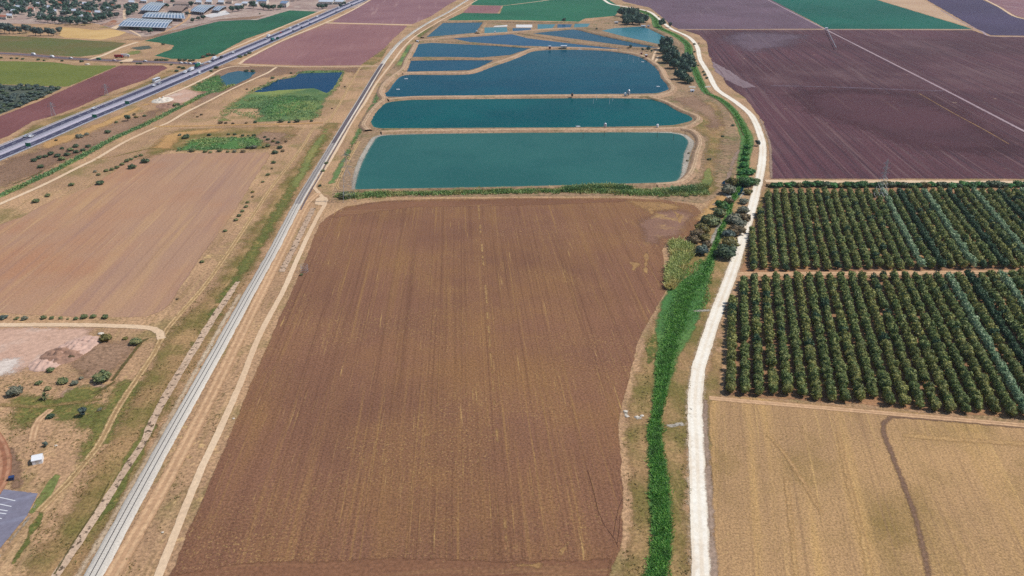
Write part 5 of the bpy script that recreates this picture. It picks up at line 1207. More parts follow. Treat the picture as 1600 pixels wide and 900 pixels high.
def barn(label, c4, eave, rise, roof, strips=0, cat='barn', open_front=True, depth_strips=(.08, .9)):
    """gabled shed; c4 = roof corners in the photograph: front left, front right, back right, back left"""
    P4 = [Vector((*G(*p, eave), eave)) for p in c4]; o3 = (P4[0] + P4[2]) / 2
    e = empty('barn', o3.x, o3.y, 0, 0, label, cat); sh = Vector((o3.x, o3.y, 0)); fl, fr, br, bl = [p - sh for p in P4]
    rl, rr = (fl + bl) / 2 + Vector((0, 0, rise)), (fr + br) / 2 + Vector((0, 0, rise))
    rf = MB().slab([fl, fr, rr, rl], .25).slab([rl, rr, br, bl], .25).build('roof', roof, e)
    def pt(a, b, c, d, u, v): return a.lerp(b, u).lerp(d.lerp(c, u), v)
    for k in range(strips):
        u0 = (k + .16) / strips; u1 = (k + .78) / strips
        for (a, b, c, d) in ((fl, fr, rr, rl), (rl, rr, br, bl)):
            up = Vector((0, 0, .16)); v0, v1 = depth_strips
            MB().slab([pt(a, b, c, d, u0, v0) + up, pt(a, b, c, d, u1, v0) + up, pt(a, b, c, d, u1, v1) + up, pt(a, b, c, d, u0, v1) + up], .1).build('solar_panel', M['solar'], e)
    dn = Vector((0, 0, -.3)); ins = lambda p: p.lerp((fl + br) / 2, .04)
    a, b, c, d = [ins(p) + dn for p in (fl, fr, br, bl)]
    def wallquad(p, q):
        n_ = (q - p).cross(Vector((0, 0, 1))).normalized() * .1
        f = [Vector((p.x, p.y, 0)), Vector((q.x, q.y, 0)), Vector((q.x, q.y, q.z)), Vector((p.x, p.y, p.z))]
        return [v + n_ for v in f] + [v - n_ for v in f]
    w_ = MB(); F6 = [(0, 1, 2, 3), (7, 6, 5, 4), (0, 4, 5, 1), (1, 5, 6, 2), (2, 6, 7, 3), (3, 7, 4, 0)]
    w_.add(wallquad(c, d), F6)
    if not open_front: w_.add(wallquad(a, b), F6).add(wallquad(b, c), F6).add(wallquad(d, a), F6)
    w_.build('wall', M['wall'], e)
    if open_front:
        for k in range(7):
            p = a.lerp(b, k / 6); MB().tube((p.x, p.y, 0), (p.x, p.y, p.z), .18).build('post', M['steel'], e)
        for q0, q1 in ((b, c), (a, d)):
            for k in (1, 2): p = q0.lerp(q1, k / 3); MB().tube((p.x, p.y, 0), (p.x, p.y, p.z), .18).build('post', M['steel'], e)
    else:
        for k in range(3):
            p = a.lerp(b, (k + .5) / 3); n_ = (b - a).cross(Vector((0, 0, 1))).normalized() * .14; t_ = (b - a).normalized() * min(1.2, (b - a).length * .08)
            p = Vector((p.x, p.y, 0)) + n_; z0, z1 = (.02, 2.2) if k == 1 else (1.1, 2.2)
            f = [p - t_ + Vector((0, 0, z0)), p + t_ + Vector((0, 0, z0)), p + t_ + Vector((0, 0, z1)), p - t_ + Vector((0, 0, z1))]
            MB().add(f + [v - n_ * .4 for v in f], F6).build('door' if k == 1 else 'window', M['dark'] if k == 1 else M['glass'], e)
    return e
barn('long white open barn with rows of dark solar panels, lip facing the golden field', [(184, 40.5), (260, 43.5), (270, 31), (201, 28)], 5, 1.4, M['roofwhite'], 15)
barn('second solar roofed barn right behind the long one', [(221, 26.5), (289, 29), (287, 20.5), (231, 18.5)], 5, 1.2, M['roofwhite'], 13)
barn('big blue panelled barn standing at the back beside the woodland', [(218, 15.5), (247, 17.5), (260, 4.5), (235, 3)], 6, 1.5, M['roofwhite'], 7, depth_strips=(.03, .97))
barn('brown roofed barn between the two blue panelled barns', [(261, 16), (284, 17.5), (294, 9), (275, 8)], 5, 1.3, M['roofbrown'])
barn('wide blue panelled barn above the white concrete yard', [(297, 17), (318, 19.5), (336, 8), (312, 7)], 5, 1.3, M['roofwhite'], 6, depth_strips=(.03, .97))
barn('smaller blue panelled barn next to the white concrete yard', [(331, 15.5), (342, 16.5), (354, 9.5), (341, 8.5)], 4.5, 1.1, M['roofwhite'], 3, depth_strips=(.03, .97))
barn('low brown roofed shed at the very top behind the barns', [(272, 6), (296, 6.5), (297, 3), (273, 2.5)], 4, 1, M['roofbrown'], open_front=False, cat='shed')
barn('white cube warehouse with a blue roof above the farm trees', [(437, 5), (447, 5.5), (452, 1.5), (441, 1)], 7, .6, M['roofblue'], open_front=False, cat='warehouse')
barn('long blue roofed warehouse at the top edge above the farm trees', [(400, 1.5), (416, 2), (420, -2), (404, -2.5)], 6, 1, M['roofblue'], open_front=False, cat='warehouse')
barn('white roofed warehouse between the trees left of the blue roofed one', [(390, 5.5), (402, 6), (404, 2.5), (393, 2)], 5, 1, M['roofwhite'], open_front=False, cat='warehouse')
barn('long white warehouse beside the far highway', [(497, 2.5), (520, 3), (524, -1), (502, -1.5)], 5, 1, M['roofwhite'], open_front=False, cat='warehouse')
barn('short white warehouse nearer the far end of the highway', [(522, 2.5), (536, 2.8), (540, -.5), (527, -.8)], 5, 1, M['roofwhite'], open_front=False, cat='warehouse')
barn('pale grey shed on the road above the barns', [(366, 8), (376, 8.3), (379, 5.5), (369, 5.2)], 4, .8, M['roofwhite'], open_front=False, cat='shed')
barn('white shed at the outer end of the farm trees', [(377, 5), (386, 5.3), (389, 2.5), (380, 2.2)], 4, .8, M['roofwhite'], open_front=False, cat='shed')
for i, (x, y, w_, rm) in enumerate(sorted([(4, 26, 10, 'tile'), (14, 24, 9, 'roofwhite'), (27, 11, 8, 'roofwhite'), (41, 3, 8, 'roofwhite'), (48, 14, 9, 'tile'), (67, 26, 9, 'roofwhite'), (73, 11, 9, 'roofwhite'), (92, 5, 10, 'tile'), (106, 8, 8, 'roofwhite'), (116, 16.5, 10, 'roofwhite'), (133, 6, 10, 'roofwhite'), (147, 11, 9, 'roofbrown'), (168, 13.5, 12, 'roofwhite'), (178, 10, 10, 'tile'), (110, 30, 6, 'roofwhite'), (20, 17, 8, 'roofwhite'), (57, 6, 8, 'roofwhite'), (84, 17, 8, 'roofwhite'), (100, 19, 8, 'roofwhite'), (125, 25, 8, 'roofwhite'), (138, 19, 8, 'tile'), (152, 19, 9, 'roofwhite'), (160, 5, 9, 'roofbrown'), (205, 3, 9, 'roofwhite'), (224, 1, 9, 'roofwhite'), (250, 1, 9, 'tile'), (310, 3, 9, 'roofwhite'), (326, 2.5, 9, 'roofwhite'), (345, 3, 9, 'roofwhite'), (358, 2, 8, 'roofbrown')])):
    barn(f'{dict(tile="red tiled", roofwhite="white roofed", roofbrown="brown roofed")[rm]} house, {nth(i + 1)} across the tree-covered village counting from the woodland end of the frame', [(x - w_ / 2, y), (x + w_ / 2, y + .6), (x + w_ / 2 + 1.5, y - 2.4), (x - w_ / 2 + 1.5, y - 3)], 4, 1.6, M[rm], open_front=False, cat='house')['group'] = 'houses of the village woodland'
S('concrete_pad', [(315, 25), (352, 16), (360, 22), (330, 28)], M['concrete'], 1, .4)
S('dirt', [(170, 44), (190, 36), (205, 34), (205, 44), (185, 47)], M['track'], 3, 1)
S('dirt', [(160, 38), (178, 30), (186, 33), (170, 42)], M['reddirt'], 3, 1)
S('dirt', [(185, 62), (230, 57), (255, 50), (300, 40), (340, 30), (400, 25), (430, 20), (402, 30), (340, 32), (300, 44), (224, 64)], M['brown_scrub'], 4, 1)

# white gabled cabin on the verge
def cabin():
    x, y = G(60, 721); e = empty('cabin', x, y, 0, math.radians(22), 'small white gabled cabin standing alone on the grass', 'cabin')
    w_, d, h, r = 1.35, 1.5, 1.6, .45
    MB().box(-w_, w_, -d, d, 0, h).prism([(-d, h), (d, h), (0, h + r)], -w_, w_).build('wall', M['white'], e)
    MB().slab([(-w_ - .12, -d - .15, h - .02), (w_ + .12, -d - .15, h - .02), (w_ + .12, .5, h + r + .09), (-w_ - .12, .5, h + r + .09)], .07).build('roof', M['white'], e)
    MB().slab([(-w_ - .12, .56, h + r + .06), (w_ + .12, .56, h + r + .06), (w_ + .12, d + .15, h), (-w_ - .12, d + .15, h)], .07).build('roof', M['white'], e)
    dr = MB().box(-.4, .4, -d - .03, -d + .01, .05, 1.5).build('door', M['wall'], e); MB().tube((.28, -d - .08, .75), (.28, -d - .03, .75), .03).build('handle', M['steel'], dr)
    MB().box(-w_ - .03, -w_ + .01, -.5, .3, .7, 1.2).build('window', M['glass'], e)
cabin()
def bin_():
    x, y = G(19, 750); e = empty('waste_bin', x, y, 0, .3, 'dark blue wheeled bin beside the red dirt ring', 'bin')
    MB().add([(-.55, -.4, .15), (.55, -.4, .15), (.55, .4, .15), (-.55, .4, .15), (-.7, -.5, 1.1), (.7, -.5, 1.1), (.7, .5, 1.1), (-.7, .5, 1.1)], [(3, 2, 1, 0), (0, 1, 5, 4), (1, 2, 6, 5), (2, 3, 7, 6), (3, 0, 4, 7), (4, 5, 6, 7)]).build('body', M['blue'], e)
    MB().slab([(-.75, -.55, 1.22), (.75, -.55, 1.22), (.75, .55, 1.28), (-.75, .55, 1.28)], .1).build('lid', M['blue'], e)
    for sx in (-.5, .5):
        for sy in (-.35, .35): MB().tube((sx - .04, sy, .1), (sx + .04, sy, .1), .1, None, 10).build('wheel', M['dark'], e)
bin_()


def rockmesh(name, mat, seed, flat=.6, sub=2):
    v, f = ico(sub); V = [Vector(p) * (1 + .35 * noise.noise(Vector(p) * 1.6 + Vector((seed * 7., 0, 0)))) for p in v]
    V = [(p.x, p.y, max(p.z, -.3) * flat) for p in V]
    me = bpy.data.meshes.new(name); me.from_pydata(V, [], [tuple(q) for q in f]); me.materials.append(mat); return me
def rock(px, py, r, label, seed=1, cat='boulder', name='boulder'):
    o = link(name, rockmesh(name, M['rock'], seed)); x, y = G(px, py); o.location = (x, y, r * .1); o.scale = (r * 1.3, r, r); return tag(o, label, cat)
rock(158, 522, 1.0, 'white boulder on the grey track edge by the quarry', 1); rock(87.5, 696.5, .42, 'small white stone beside the white cabin', 2)
rock(331, 540, .3, 'small pale stone beside the railway ballast', 3); rock(254, 832, .3, 'small white stone beside the lower pale dirt track', 4); rock(365, 654, .35, 'pale stone on the brown field margin by the dirt track', 5)
for i, (px, py, r) in enumerate([(977, 643, .6), (980, 651, .6), (995, 652, .65), (1003, 650, .55)]): rock(px, py, r, f'chalky block, {nth(i + 1)} from the brown field beside the creek', 10 + i, 'block', 'chalk_block')['group'] = 'chalk blocks by the creek'


def heap(px, py, r, h, label, mat, seed, cat='heap', name='spoil_heap', ry=1.):
    """mound of loose ground"""
    n = 40; V, Fq = [], []; x0, y0 = G(px, py)
    for i in range(n + 1):
        for j in range(n + 1):
            u, v = i / n * 2 - 1, j / n * 2 - 1; d = math.hypot(u, v)
            k = max(0, 1 - d) ** .8 * (.7 + .9 * noise.noise(Vector((u * 3.3, v * 3.3, seed)))) + .10 * max(0, 1 - d) * noise.noise(Vector((u * 11, v * 11, seed)))
            V.append((u * r, v * r * ry, k * h * 1.1 + .12 if k > .04 else -.15))
    for i in range(n):
        for j in range(n): a = i * (n + 1) + j; Fq.append((a, a + n + 1, a + n + 2, a + 1))
    me = bpy.data.meshes.new(name); me.from_pydata(V, [], Fq); me.materials.append(mat); o = link(name, me); o.location = (x0, y0, 0); return tag(o, label, cat)
heap(96, 556, 8, 2.2, 'reddish spoil heap on the quarry dirt', M['rubble'], 2, ry=.9); heap(116, 545, 7, 1.6, 'pale pink spoil heap behind the reddish one', M['pinkrubble'], 5, ry=1.2); heap(72, 568, 6, 1.4, 'pale pink spoil heap at the foot of the white dust', M['pinkrubble'], 8)
heap(132, 536, 6, 1.2, 'low pinkish heap at the scrub side of the quarry', M['pinkrubble'], 11)
heap(254, 157, 9, 3., 'white rubble heap below the highway', M['rock'], 3, 'heap', 'rubble_heap', 1.3); heap(266, 165, 12, 2.2, 'brown rubble heap next to the white one', M['rubble'], 6, 'heap', 'rubble_heap')
heap(172, 38, 14, 3, 'brown earth heap beside the long solar barn', M['rubble'], 9, 'heap', 'spoil_heap')


# ------------------------------------------------------------------ lattice pylons and poles
def pylon(px, py, h, base, label):
    x, y = G(px, py); e = empty('lattice_pylon', x, y, 0, .25, label, 'pylon', 'lattice pylons'); r = .036
    def half(z):
        return base / 2 * (1 - z / h * 1.05) + .35 if z < h * .62 else .55 - .3 * (z - h * .62) / (h * .38)
    zs = [0, .16 * h, .30 * h, .42 * h, .53 * h, .62 * h, .70 * h, .78 * h, .86 * h, .93 * h, h]
    cs = lambda z: [Vector((sx * half(z), sy * half(z), z)) for sx, sy in ((-1, -1), (1, -1), (1, 1), (-1, 1))]
    m = MB()
    for z0, z1 in zip(zs, zs[1:]):
        A, B = cs(z0), cs(z1)
        for i in range(4):
            m.tube(A[i], B[i], r * 1.5, None, 4); m.tube(A[i], B[(i + 1) % 4], r, None, 4); m.tube(A[(i + 1) % 4], B[i], r, None, 4); m.tube(B[i], B[(i + 1) % 4], r, None, 4)
    m.build('lattice_mast', M['steel'], e)
    for z, L_ in ((.68, 3.2), (.80, 2.8), (.92, 2.4)):
        c = MB(); zz = z * h; hw = half(zz)
        for s_ in (-1, 1):
            tip = Vector((s_ * L_, 0, zz))
            for sy in (-1, 1):
                c.tube((s_ * hw, sy * hw, zz), tip, r, None, 4); c.tube((s_ * hw, sy * hw, zz + .9), tip, r, None, 4)
                q = Vector((s_ * hw, sy * hw, zz)).lerp(tip, .5); c.tube(q, Vector((s_ * hw, sy * hw, zz + .9)), r * .8, None, 4)
        arm = c.build('crossarm', M['steel'], e)
        for s_ in (-1, 1): MB().tube((s_ * L_, 0, zz), (s_ * L_, 0, zz - 1.2), .09, .09, 6).build('insulator', M['glass'], arm)
    MB().tube((0, 0, h), (0, 0, h + 1.4), .06, .03, 4).build('peak', M['steel'], e)
pylon(546, 313, 29, 6.5, 'grey lattice pylon rising from the bushes at the teal pond corner')
pylon(1374, 313, 24, 5.5, 'grey lattice pylon standing in the orchard by the hedge')
pylon(84, 181, 11, 2.2, 'thin pylon on the maroon field edge, nearer the frame edge'); pylon(167, 149, 10, 2.2, 'thin pylon on the maroon field edge, nearer the junction')

def cage():
    x, y = G(476, 424); e = empty('wire_cage', x, y, 0, 0, 'round pale wire cage on the corner of the brown field by the dirt track', 'cage'); R_ = 1.7
    for z in (.1, 1.1, 2.1, 3.1):
        m = MB(); n = 22
        for i in range(n):
            a, b = 2 * math.pi * i / n, 2 * math.pi * (i + 1) / n; m.tube((R_ * math.cos(a), R_ * math.sin(a), z), (R_ * math.cos(b), R_ * math.sin(b), z), .045, None, 4)
        m.build('hoop', M['steel'], e)
    for i in range(12): a = 2 * math.pi * i / 12; MB().tube((R_ * math.cos(a), R_ * math.sin(a), 0), (R_ * math.cos(a), R_ * math.sin(a), 3.1), .04, None, 4).build('upright', M['steel'], e)
cage(); place('shrub', 471, 430, 7, 'shrub', 'small green bush at the foot of the round wire cage', 'bush', None, .7)

# poles, feeders and boxes on the ponds
def pole(px, py, h, mat, label, group, r=.09, name='pole'):
    x, y = G(px, py, .1); e = empty(name, x, y, 0, 0, label, 'pole', group)
    MB().tube((0, 0, -.3), (0, 0, h), r, r * .8, 6).build('shaft', mat, e); MB().tube((-.35, 0, h - .25), (.35, 0, h - .25), r * .6, None, 6).build('crossbar', mat, e)
for i, (px, py) in enumerate([(927, 162), (932, 157), (952, 163), (957, 158)]): pole(px, py, 5.2, M['white'], f'white pole in the green pond, {nth(i + 1)} of four counting towards the creek', 'white poles in the green pond', .13)
for i, (px, py) in enumerate([(970, 97), (981.5, 93.5), (989.5, 98), (998, 94.5)]): pole(px, py, 5.5, M['white'], f'white pole in the big blue pond, {nth(i + 1)} of four counting towards the creek', 'white poles in the blue pond', .16)
for i, (px, py) in enumerate([(435, 132), (444, 129)]): pole(px, py, 5.5, M['steel'], f'thin pole in the navy pond, {nth(i + 1)} from its narrow tip', 'poles in the navy pond', .12)
for i, (px, py) in enumerate([(911, 216), (944, 213), (1027, 214), (1052, 219), (1070, 213)]): pole(px, py, 4.2, M['wood'], f'dark post in the teal pond, {nth(i + 1)} along its far bank towards the creek', 'dark posts in the teal pond', .13)

def silo(px, py, h, r, mat, label, legs=True):
    x, y = G(px, py, 1.2); e = empty('feed_silo', x, y, 1.0, 0, label, 'feed silo'); z0 = h * .3
    MB().tube((0, 0, z0), (0, 0, h * .85), r, r, 12).tube((0, 0, h * .85), (0, 0, h), r, r * .25, 12).build('tank', mat, e)
    MB().tube((0, 0, z0), (0, 0, z0 * .4), r, r * .2, 12).build('hopper', mat, e)
    for i in range(4): a = math.pi / 4 + i * math.pi / 2; MB().tube((r * .8 * math.cos(a), r * .8 * math.sin(a), -.2), (r * .8 * math.cos(a), r * .8 * math.sin(a), z0 + .1), .08).build('leg', M['steel'], e)
silo(982, 150, 6.2, 1.2, M['steel'], 'tall grey feed silo on the dyke of the big blue pond'); silo(977, 150, 3.4, 1.3, M['white'], 'squat white feed tank next to the tall grey silo')
silo(945.5, 199.5, 4.0, 1.1, M['steel'], 'grey feed silo on the dyke between green and teal ponds'); silo(1027, 200, 3.4, .9, M['white'], 'white feed tank on the dyke near the creek end')
silo(894, 151, 3.4, 1.0, M['wood'], 'dark feed hopper alone on the dyke of the green pond')
def hut(px, py, w_, d, h, wallm, roofm, label, cat='hut', z=1.0):
    x, y = G(px, py, z); e = empty('pump_hut', x, y, z - .1, 0, label, cat)
    MB().box(-w_ / 2, w_ / 2, -d / 2, d / 2, 0, h).build('wall', wallm, e)
    MB().slab([(-w_ / 2 - .3, -d / 2 - .3, h + .15), (w_ / 2 + .3, -d / 2 - .3, h + .15), (w_ / 2 + .3, d / 2 + .3, h + .5), (-w_ / 2 - .3, d / 2 + .3, h + .5)], .14).build('roof', roofm, e)
    MB().box(-.45, .45, -d / 2 - .05, -d / 2 + .02, 0, min(2, h * .8)).build('door', M['dark'], e)
hut(881, 75, 7, 3.5, 2.6, M['wall'], M['roofwhite'], 'long white roofed hut on the upper dyke of the big blue pond'); hut(859, 76, 2.6, 2.4, 3., M['red'], M['roofwhite'], 'small red hut with a white roof on the upper dyke')
hut(1009.5, 90, 2.2, 2.2, 3., M['red'], M['roofwhite'], 'red hut on the dyke bend, nearer the tall trees'); hut(1002, 85.5, 2., 2., 2.4, M['red'], M['roofbrown'], 'red box hut on the dyke bend, farther from the tall trees')
hut(1081.5, 143.5, 3.2, 2.4, 1.6, M['white'], M['roofwhite'], 'low white hut on the ground beside the creek', z=.1); hut(1005, 43, 6, 3, 2.6, M['wall'], M['roofwhite'], 'white hut on the bank of the pale pond', z=.3); hut(1013, 42.5, 3, 3, 2.2, M['wall'], M['roofblue'], 'blue roofed hut on the bank of the pale pond', z=.3)
hut(963, 37, 5, 3, 2.4, M['wall'], M['roofwhite'], 'white hut before the dark tree cluster beyond the pale pond', z=.2); hut(745, 50.5, 1.6, 1.6, 1.8, M['white'], M['roofwhite'], 'white box at the corner of the upper blue pond', 'box'); hut(773.5, 51.5, 1.4, 1.4, 2.0, M['white'], M['roofwhite'], 'white box under the small pale pond', 'box'); hut(652.5, 66, 2.4, 2, 1.8, M['white'], M['roofwhite'], 'white box where the dykes meet the pale track', 'box')
def raft(px, py, label):
    x, y = G(px, py); e = empty('aerator_raft', x, y, .08, .3, label, 'raft')
    for s_ in (-.8, .8): MB().tube((-1.6, s_, .15), (1.6, s_, .15), .3, None, 8).build('float', M['white'], e)
    MB().box(-1., 1., -.9, .9, .4, .55).build('deck', M['steel'], e)
for px, py, lb in ((1004, 97, 'white aerator raft on the big blue pond near the red huts'), (906, 77, 'dark aerator raft under the upper dyke'), (634.5, 123.5, 'white raft near the outer bank of the big blue pond'), (622, 140, 'white raft in the lower outer corner of the big blue pond'), (1028, 135.5, 'white raft near the creek end of the big blue pond'), (903, 198, 'white raft against the lower bank of the green pond')): raft(px, py, lb)


# irrigation boom in the violet field
def boom():
    a, b = Vector(G(1292, 49)), Vector(G(1306, 78)); d = (b - a); L_ = d.length; e = empty('irrigation_boom', a.x, a.y, 0, math.atan2(d.y, d.x), 'long grey irrigation boom parked in the violet field at the path crossing', 'irrigation boom')
    m = MB(); m.tube((0, 0, 2.8), (L_, 0, 2.8), .25, None, 6)
    k = int(L_ / 9)
    for i in range(k): x = L_ * i / k; m.tube((x, 0, 2.8), (x + L_ / k / 2, 0, 2.1), .08, None, 4).tube((x + L_ / k / 2, 0, 2.1), (x + L_ / k, 0, 2.8), .08, None, 4)
    m.build('pipe_truss', M['steel'], e)
    for i in range(7):
        x = L_ * i / 6; t_ = MB().tube((x, -1.6, .5), (x, 0, 2.8), .1).tube((x, 1.6, .5), (x, 0, 2.8), .1).tube((x, -1.6, .5), (x, 1.6, .5), .1).build('wheel_tower', M['steel'], e)
        for s_ in (-1.6, 1.6): MB().tube((x - .0, s_ - .15, .55), (x, s_ + .15, .55), .55, None, 12).build('wheel', M['dark'], t_)
    hut(1291, 46.2, 3, 3, 2.4, M['white'], M['roofwhite'], 'small white pump box at the crossing of the field paths', 'box', .1)
boom()

# ------------------------------------------------------------------ vehicles and signs
PAINT = {k: plain(k + ' car paint', C(*v), .3, .5, .1, .03) for k, v in dict(white=(240, 240, 244), silver=(186, 190, 198), grey=(112, 116, 126), black=(44, 46, 54), red=(176, 44, 46), blue=(60, 90, 150), teal=(20, 130, 130), green=(16, 120, 84), pink=(222, 196, 206)).items()}
TYRE = plain('tyre rubber', C(34, 34, 36), .9)
def vehicle_proto(kind):
    e = bpy.data.objects.new(kind, None)
    COL.objects.link(e); e.empty_display_size = .5
    if kind == 'car':
        L_, W_, body = 4.4, 1.78, [(-2.2, .3), (2.2, .3), (2.2, .75), (1.3, .9), (.6, 1.42), (-1.2, 1.45), (-2.0, .98), (-2.2, .9)]
        win = [(-1.75, .98), (1.12, .95), (.55, 1.36), (-1.15, 1.39)]; wh = (-1.35, 1.35)
    elif kind == 'van':
        L_, W_, body = 5.4, 1.95, [(-2.7, .35), (2.7, .35), (2.7, 1.0), (1.9, 1.2), (1.3, 2.2), (-2.7, 2.25)]; win = [(.5, 1.3), (1.75, 1.25), (1.3, 2.0), (.5, 2.05)]; wh = (-1.7, 1.7)
    elif kind == 'bus':
        L_, W_, body = 12., 2.5, [(-6, .4), (6, .4), (6, 2.9), (5.8, 3.2), (-5.8, 3.2), (-6, 3.0)]; win = [(-5.6, 1.5), (5.9, 1.5), (5.8, 2.6), (-5.6, 2.6)]; wh = (-4, 3.8)
    else:
        L_, W_, body = 9., 2.45, [(-4.5, .9), (2.4, .9), (2.4, 3.4), (-4.5, 3.4)]; win = [(3.6, 1.7), (4.45, 1.7), (4.2, 2.5), (3.6, 2.5)]; wh = (-3.2, -2.0, 3.2)
    def pr(p, w0): return MB().add([(x, -w0, z) for x, z in p] + [(x, w0, z) for x, z in p], [(i, (i + 1) % len(p), len(p) + (i + 1) % len(p), len(p) + i) for i in range(len(p))] + [tuple(range(len(p) - 1, -1, -1)), tuple(range(len(p), 2 * len(p)))])
    b = pr(body, W_ / 2).build('body' if kind != 'truck' else 'cargo_box', PAINT['white'], e)
    if kind == 'truck': pr([(2.5, .5), (4.5, .5), (4.5, 1.6), (4.2, 2.7), (2.5, 2.75)], W_ / 2 - .05).build('cab', PAINT['white'], e); MB().box(-4.4, 2.6, -.5, .5, .6, .9).build('chassis', TYRE, e)
    pr(win, W_ / 2 + .012).build('windows', M['glass'], e)
    for x in wh:
        for s_ in (-1, 1): MB().tube((x, s_ * (W_ / 2 - .2), .36), (x, s_ * (W_ / 2 + .03), .36), .36 if kind in ('car', 'van') else .5, None, 10).build('wheel', TYRE, e)
    for o in e.children:
        if o.material_slots: o.material_slots[0].link = 'OBJECT'; o.material_slots[0].material = o.data.materials[0]
    return e
VP_ = {}
def vehicle(kind, px, py, colour, label, cat, group, heading=None, off=0):
    if kind not in VP_: VP_[kind] = vehicle_proto(kind); e = VP_[kind]
    else: e = dup(VP_[kind])
    for ch in e.children:
        if ch.name.split('.')[0] in ('body', 'cargo_box', 'cab'):
            ch.material_slots[0].link = 'OBJECT'; ch.material_slots[0].material = PAINT[colour]
    x, y = G(px, py); e.location = (x, y, .35); e.rotation_euler = (0, 0, heading if heading is not None else 0); tag(e, label, cat, group); return e
def hw_at(px, off):
    """a lane of the highway abreast of a pixel"""
    p = Vector(G(px, np.interp(px, [q[0] for q in HW], [q[1] for q in HW])))
    i = min(range(1, len(hwl) - 1), key=lambda k: (hwl[k] - p).length); d = hwl[i + 1] - hwl[i - 1]; d.normalize()
    return hwl[i] + Vector((d.y, -d.x)) * off, math.atan2(d.y, d.x)
HG = 'vehicles on the highway'
for kind, px, off, colour, label in [
        ('car', 57, -5, 'white', 'white car nearest the frame edge on the upper carriageway'), ('car', 63, -9, 'silver', 'silver car right beside the white one nearest the frame edge'),
        ('car', 162, -9, 'white', 'white car on the upper carriageway below the nearer thin pylon'), ('car', 251, -5.6, 'white', 'white car on the highway above the pink dirt triangle'), ('car', 259, -5.6, 'silver', 'silver car just ahead of the white one above the pink dirt triangle'),
        ('bus', 268, -14.5, 'white', 'white bus pulled up on the highway shoulder by the maroon field'), ('car', 289, 6, 'white', 'white car on the lower carriageway below the junction'), ('van', 299, 9, 'white', 'white van on the lower carriageway below the junction'),
        ('van', 297, -6, 'white', 'white van approaching the junction on the upper carriageway'), ('truck', 305, -5, 'white', 'white truck just short of the junction'), ('truck', 321, -9, 'green', 'big green truck at the highway junction'),
        ('car', 329, -9, 'silver', 'silver car right after the green truck'), ('car', 338, -6, 'white', 'white car past the junction beside the green crop'), ('truck', 347, -9, 'white', 'white truck past the junction beside the green crop'), ('van', 354, -6, 'black', 'black van overtaking the white truck past the junction'),
        ('car', 371, -6, 'white', 'white car where the green crop meets the highway'), ('truck', 419, 7, 'teal', 'teal truck on the lower carriageway by the mauve field'), ('car', 427, 6, 'black', 'black car ahead of the teal truck'), ('truck', 431, -9, 'white', 'white truck opposite the teal truck'), ('car', 424, -6, 'silver', 'silver car behind the white truck near the teal truck'),
        ('car', 446, -6, 'red', 'red car on the far highway by the green crop tip'), ('car', 452, 6, 'grey', 'grey car on the far highway lower carriageway'), ('van', 460, -6, 'white', 'white van on the far highway by the green crop tip'), ('car', 466, 6, 'black', 'black car behind two white ones on the far highway'), ('car', 472, -6, 'white', 'white car just past the white van on the far highway'),
        ('car', 478, 6, 'blue', 'blue car on the far highway'), ('car', 487, -6, 'silver', 'silver car on the far highway past the green crop'), ('van', 501, -6, 'white', 'white van on the far highway by the small trees'), ('car', 520, 6, 'grey', 'grey car on the far highway near the mauve corner'), ('car', 535, -6, 'white', 'white car near the far end of the highway'), ('car', 545, 6, 'black', 'black car near the far end of the highway'), ('car', 551, -6, 'white', 'last white car at the far end of the highway')]:
    p, a = hw_at(px, off); e = vehicle(kind, 0, 200, colour, label, {'car': 'car', 'van': 'van', 'bus': 'bus', 'truck': 'truck'}[kind], HG, a if off > 0 else a + math.pi); e.location = (p.x, p.y, .36)
SG = 'vehicles on the side road'
sdir = lambda px: math.atan2(*[b - a for a, b in zip(G(px - 4, np.interp(px - 4, [q[0] for q in SIDE], [q[1] for q in SIDE])), G(px + 4, np.interp(px + 4, [q[0] for q in SIDE], [q[1] for q in SIDE])))][::-1])
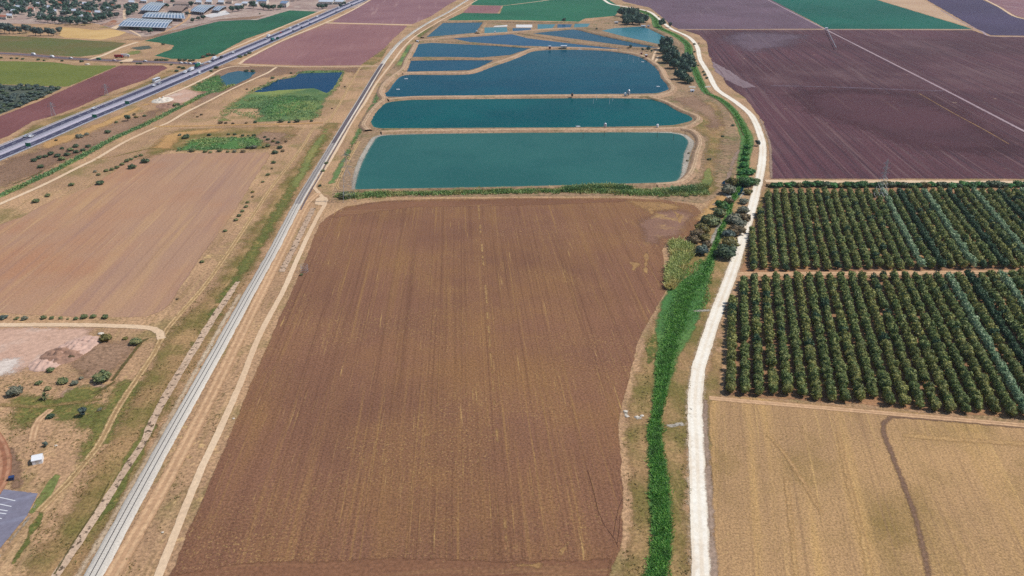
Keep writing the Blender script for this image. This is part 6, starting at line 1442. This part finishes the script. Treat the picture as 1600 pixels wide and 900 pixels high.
for kind, px, dy, colour, label in [('van', 53, -.6, 'white', 'white minibus on the side road by the olive field'), ('van', 82, .6, 'white', 'white van on the side road beside a roadside bush'), ('car', 111, .2, 'white', 'white car on the side road past the two vans'), ('van', 155, 0, 'green', 'green van on the side road at the dirt turning'),
        ('car', 179, .3, 'pink', 'pale pink car on the side road by the parked red truck'), ('car', 227, 0, 'white', 'white car on the side road above the maroon field'), ('car', 283, .4, 'white', 'white car first in the queue tail at the junction'), ('car', 290, 0, 'silver', 'silver car second in the queue at the junction'), ('car', 297, .3, 'white', 'white car third in the queue at the junction'), ('car', 304, .2, 'blue', 'blue car fourth in the queue at the junction'), ('van', 311, 0, 'white', 'white van at the head of the queue at the junction')]:
    vehicle(kind, px, np.interp(px, [q[0] for q in SIDE], [q[1] for q in SIDE]) + dy, colour, label, kind, SG, sdir(px))
vehicle('truck', 186, 90.5, 'red', 'red truck parked on the dirt turning by the side road', 'truck', SG, .1); vehicle('truck', 196, 89.5, 'white', 'white truck parked beside the red one by the side road', 'truck', SG, .2)
vehicle('van', 266, 44, 'white', 'white van parked before the long solar barn', 'van', 'vehicles at the farm', .6)
rock(137, 101, 2.2, 'white bale lying at the corner of the lime field by the side road', 21, 'bale', 'wrapped_bale')
def sign(px, off, label):
    p, a = hw_at(px, off); e = empty('road_sign', p.x, p.y, 0, a - math.pi / 2, label, 'road sign', 'green road signs')
    MB().box(-1.9, 1.9, -.06, .06, 2.0, 4.6).build('panel', M['teal_sign'], e)
    for s_ in (-1.5, 1.5): MB().tube((s_, .12, 0), (s_, .12, 4.8), .1).build('post', M['steel'], e)
sign(14, 13.6, 'green road sign on the lower highway shoulder, nearest the frame edge'); sign(123, 13.6, 'green road sign on the lower highway shoulder, middle of three'); sign(177, 13.6, 'green road sign on the lower highway shoulder, nearest the junction'); sign(418, 13.6, 'green road sign at the mauve field side of the far highway')

# ------------------------------------------------------------------ air
HAZE = 4.5e-5
if HAZE:
    mb = MB().box(-2600, 2600, -900, 4200, -1.5, 162)
    hm = bpy.data.materials.new('haze'); hm.use_nodes = True; ht = hm.node_tree; ht.nodes.clear()
    ho = ht.nodes.new('ShaderNodeOutputMaterial'); hv = ht.nodes.new('ShaderNodeVolumePrincipled'); ht.links.new(hv.outputs[0], ho.inputs['Volume'])
    hv.inputs['Color'].default_value = (.80, .86, 1., 1); hv.inputs['Density'].default_value = HAZE; hv.inputs['Anisotropy'].default_value = .2
    tag(mb.build('haze', hm), kind='stuff')
    SC.cycles.volume_bounces = 0
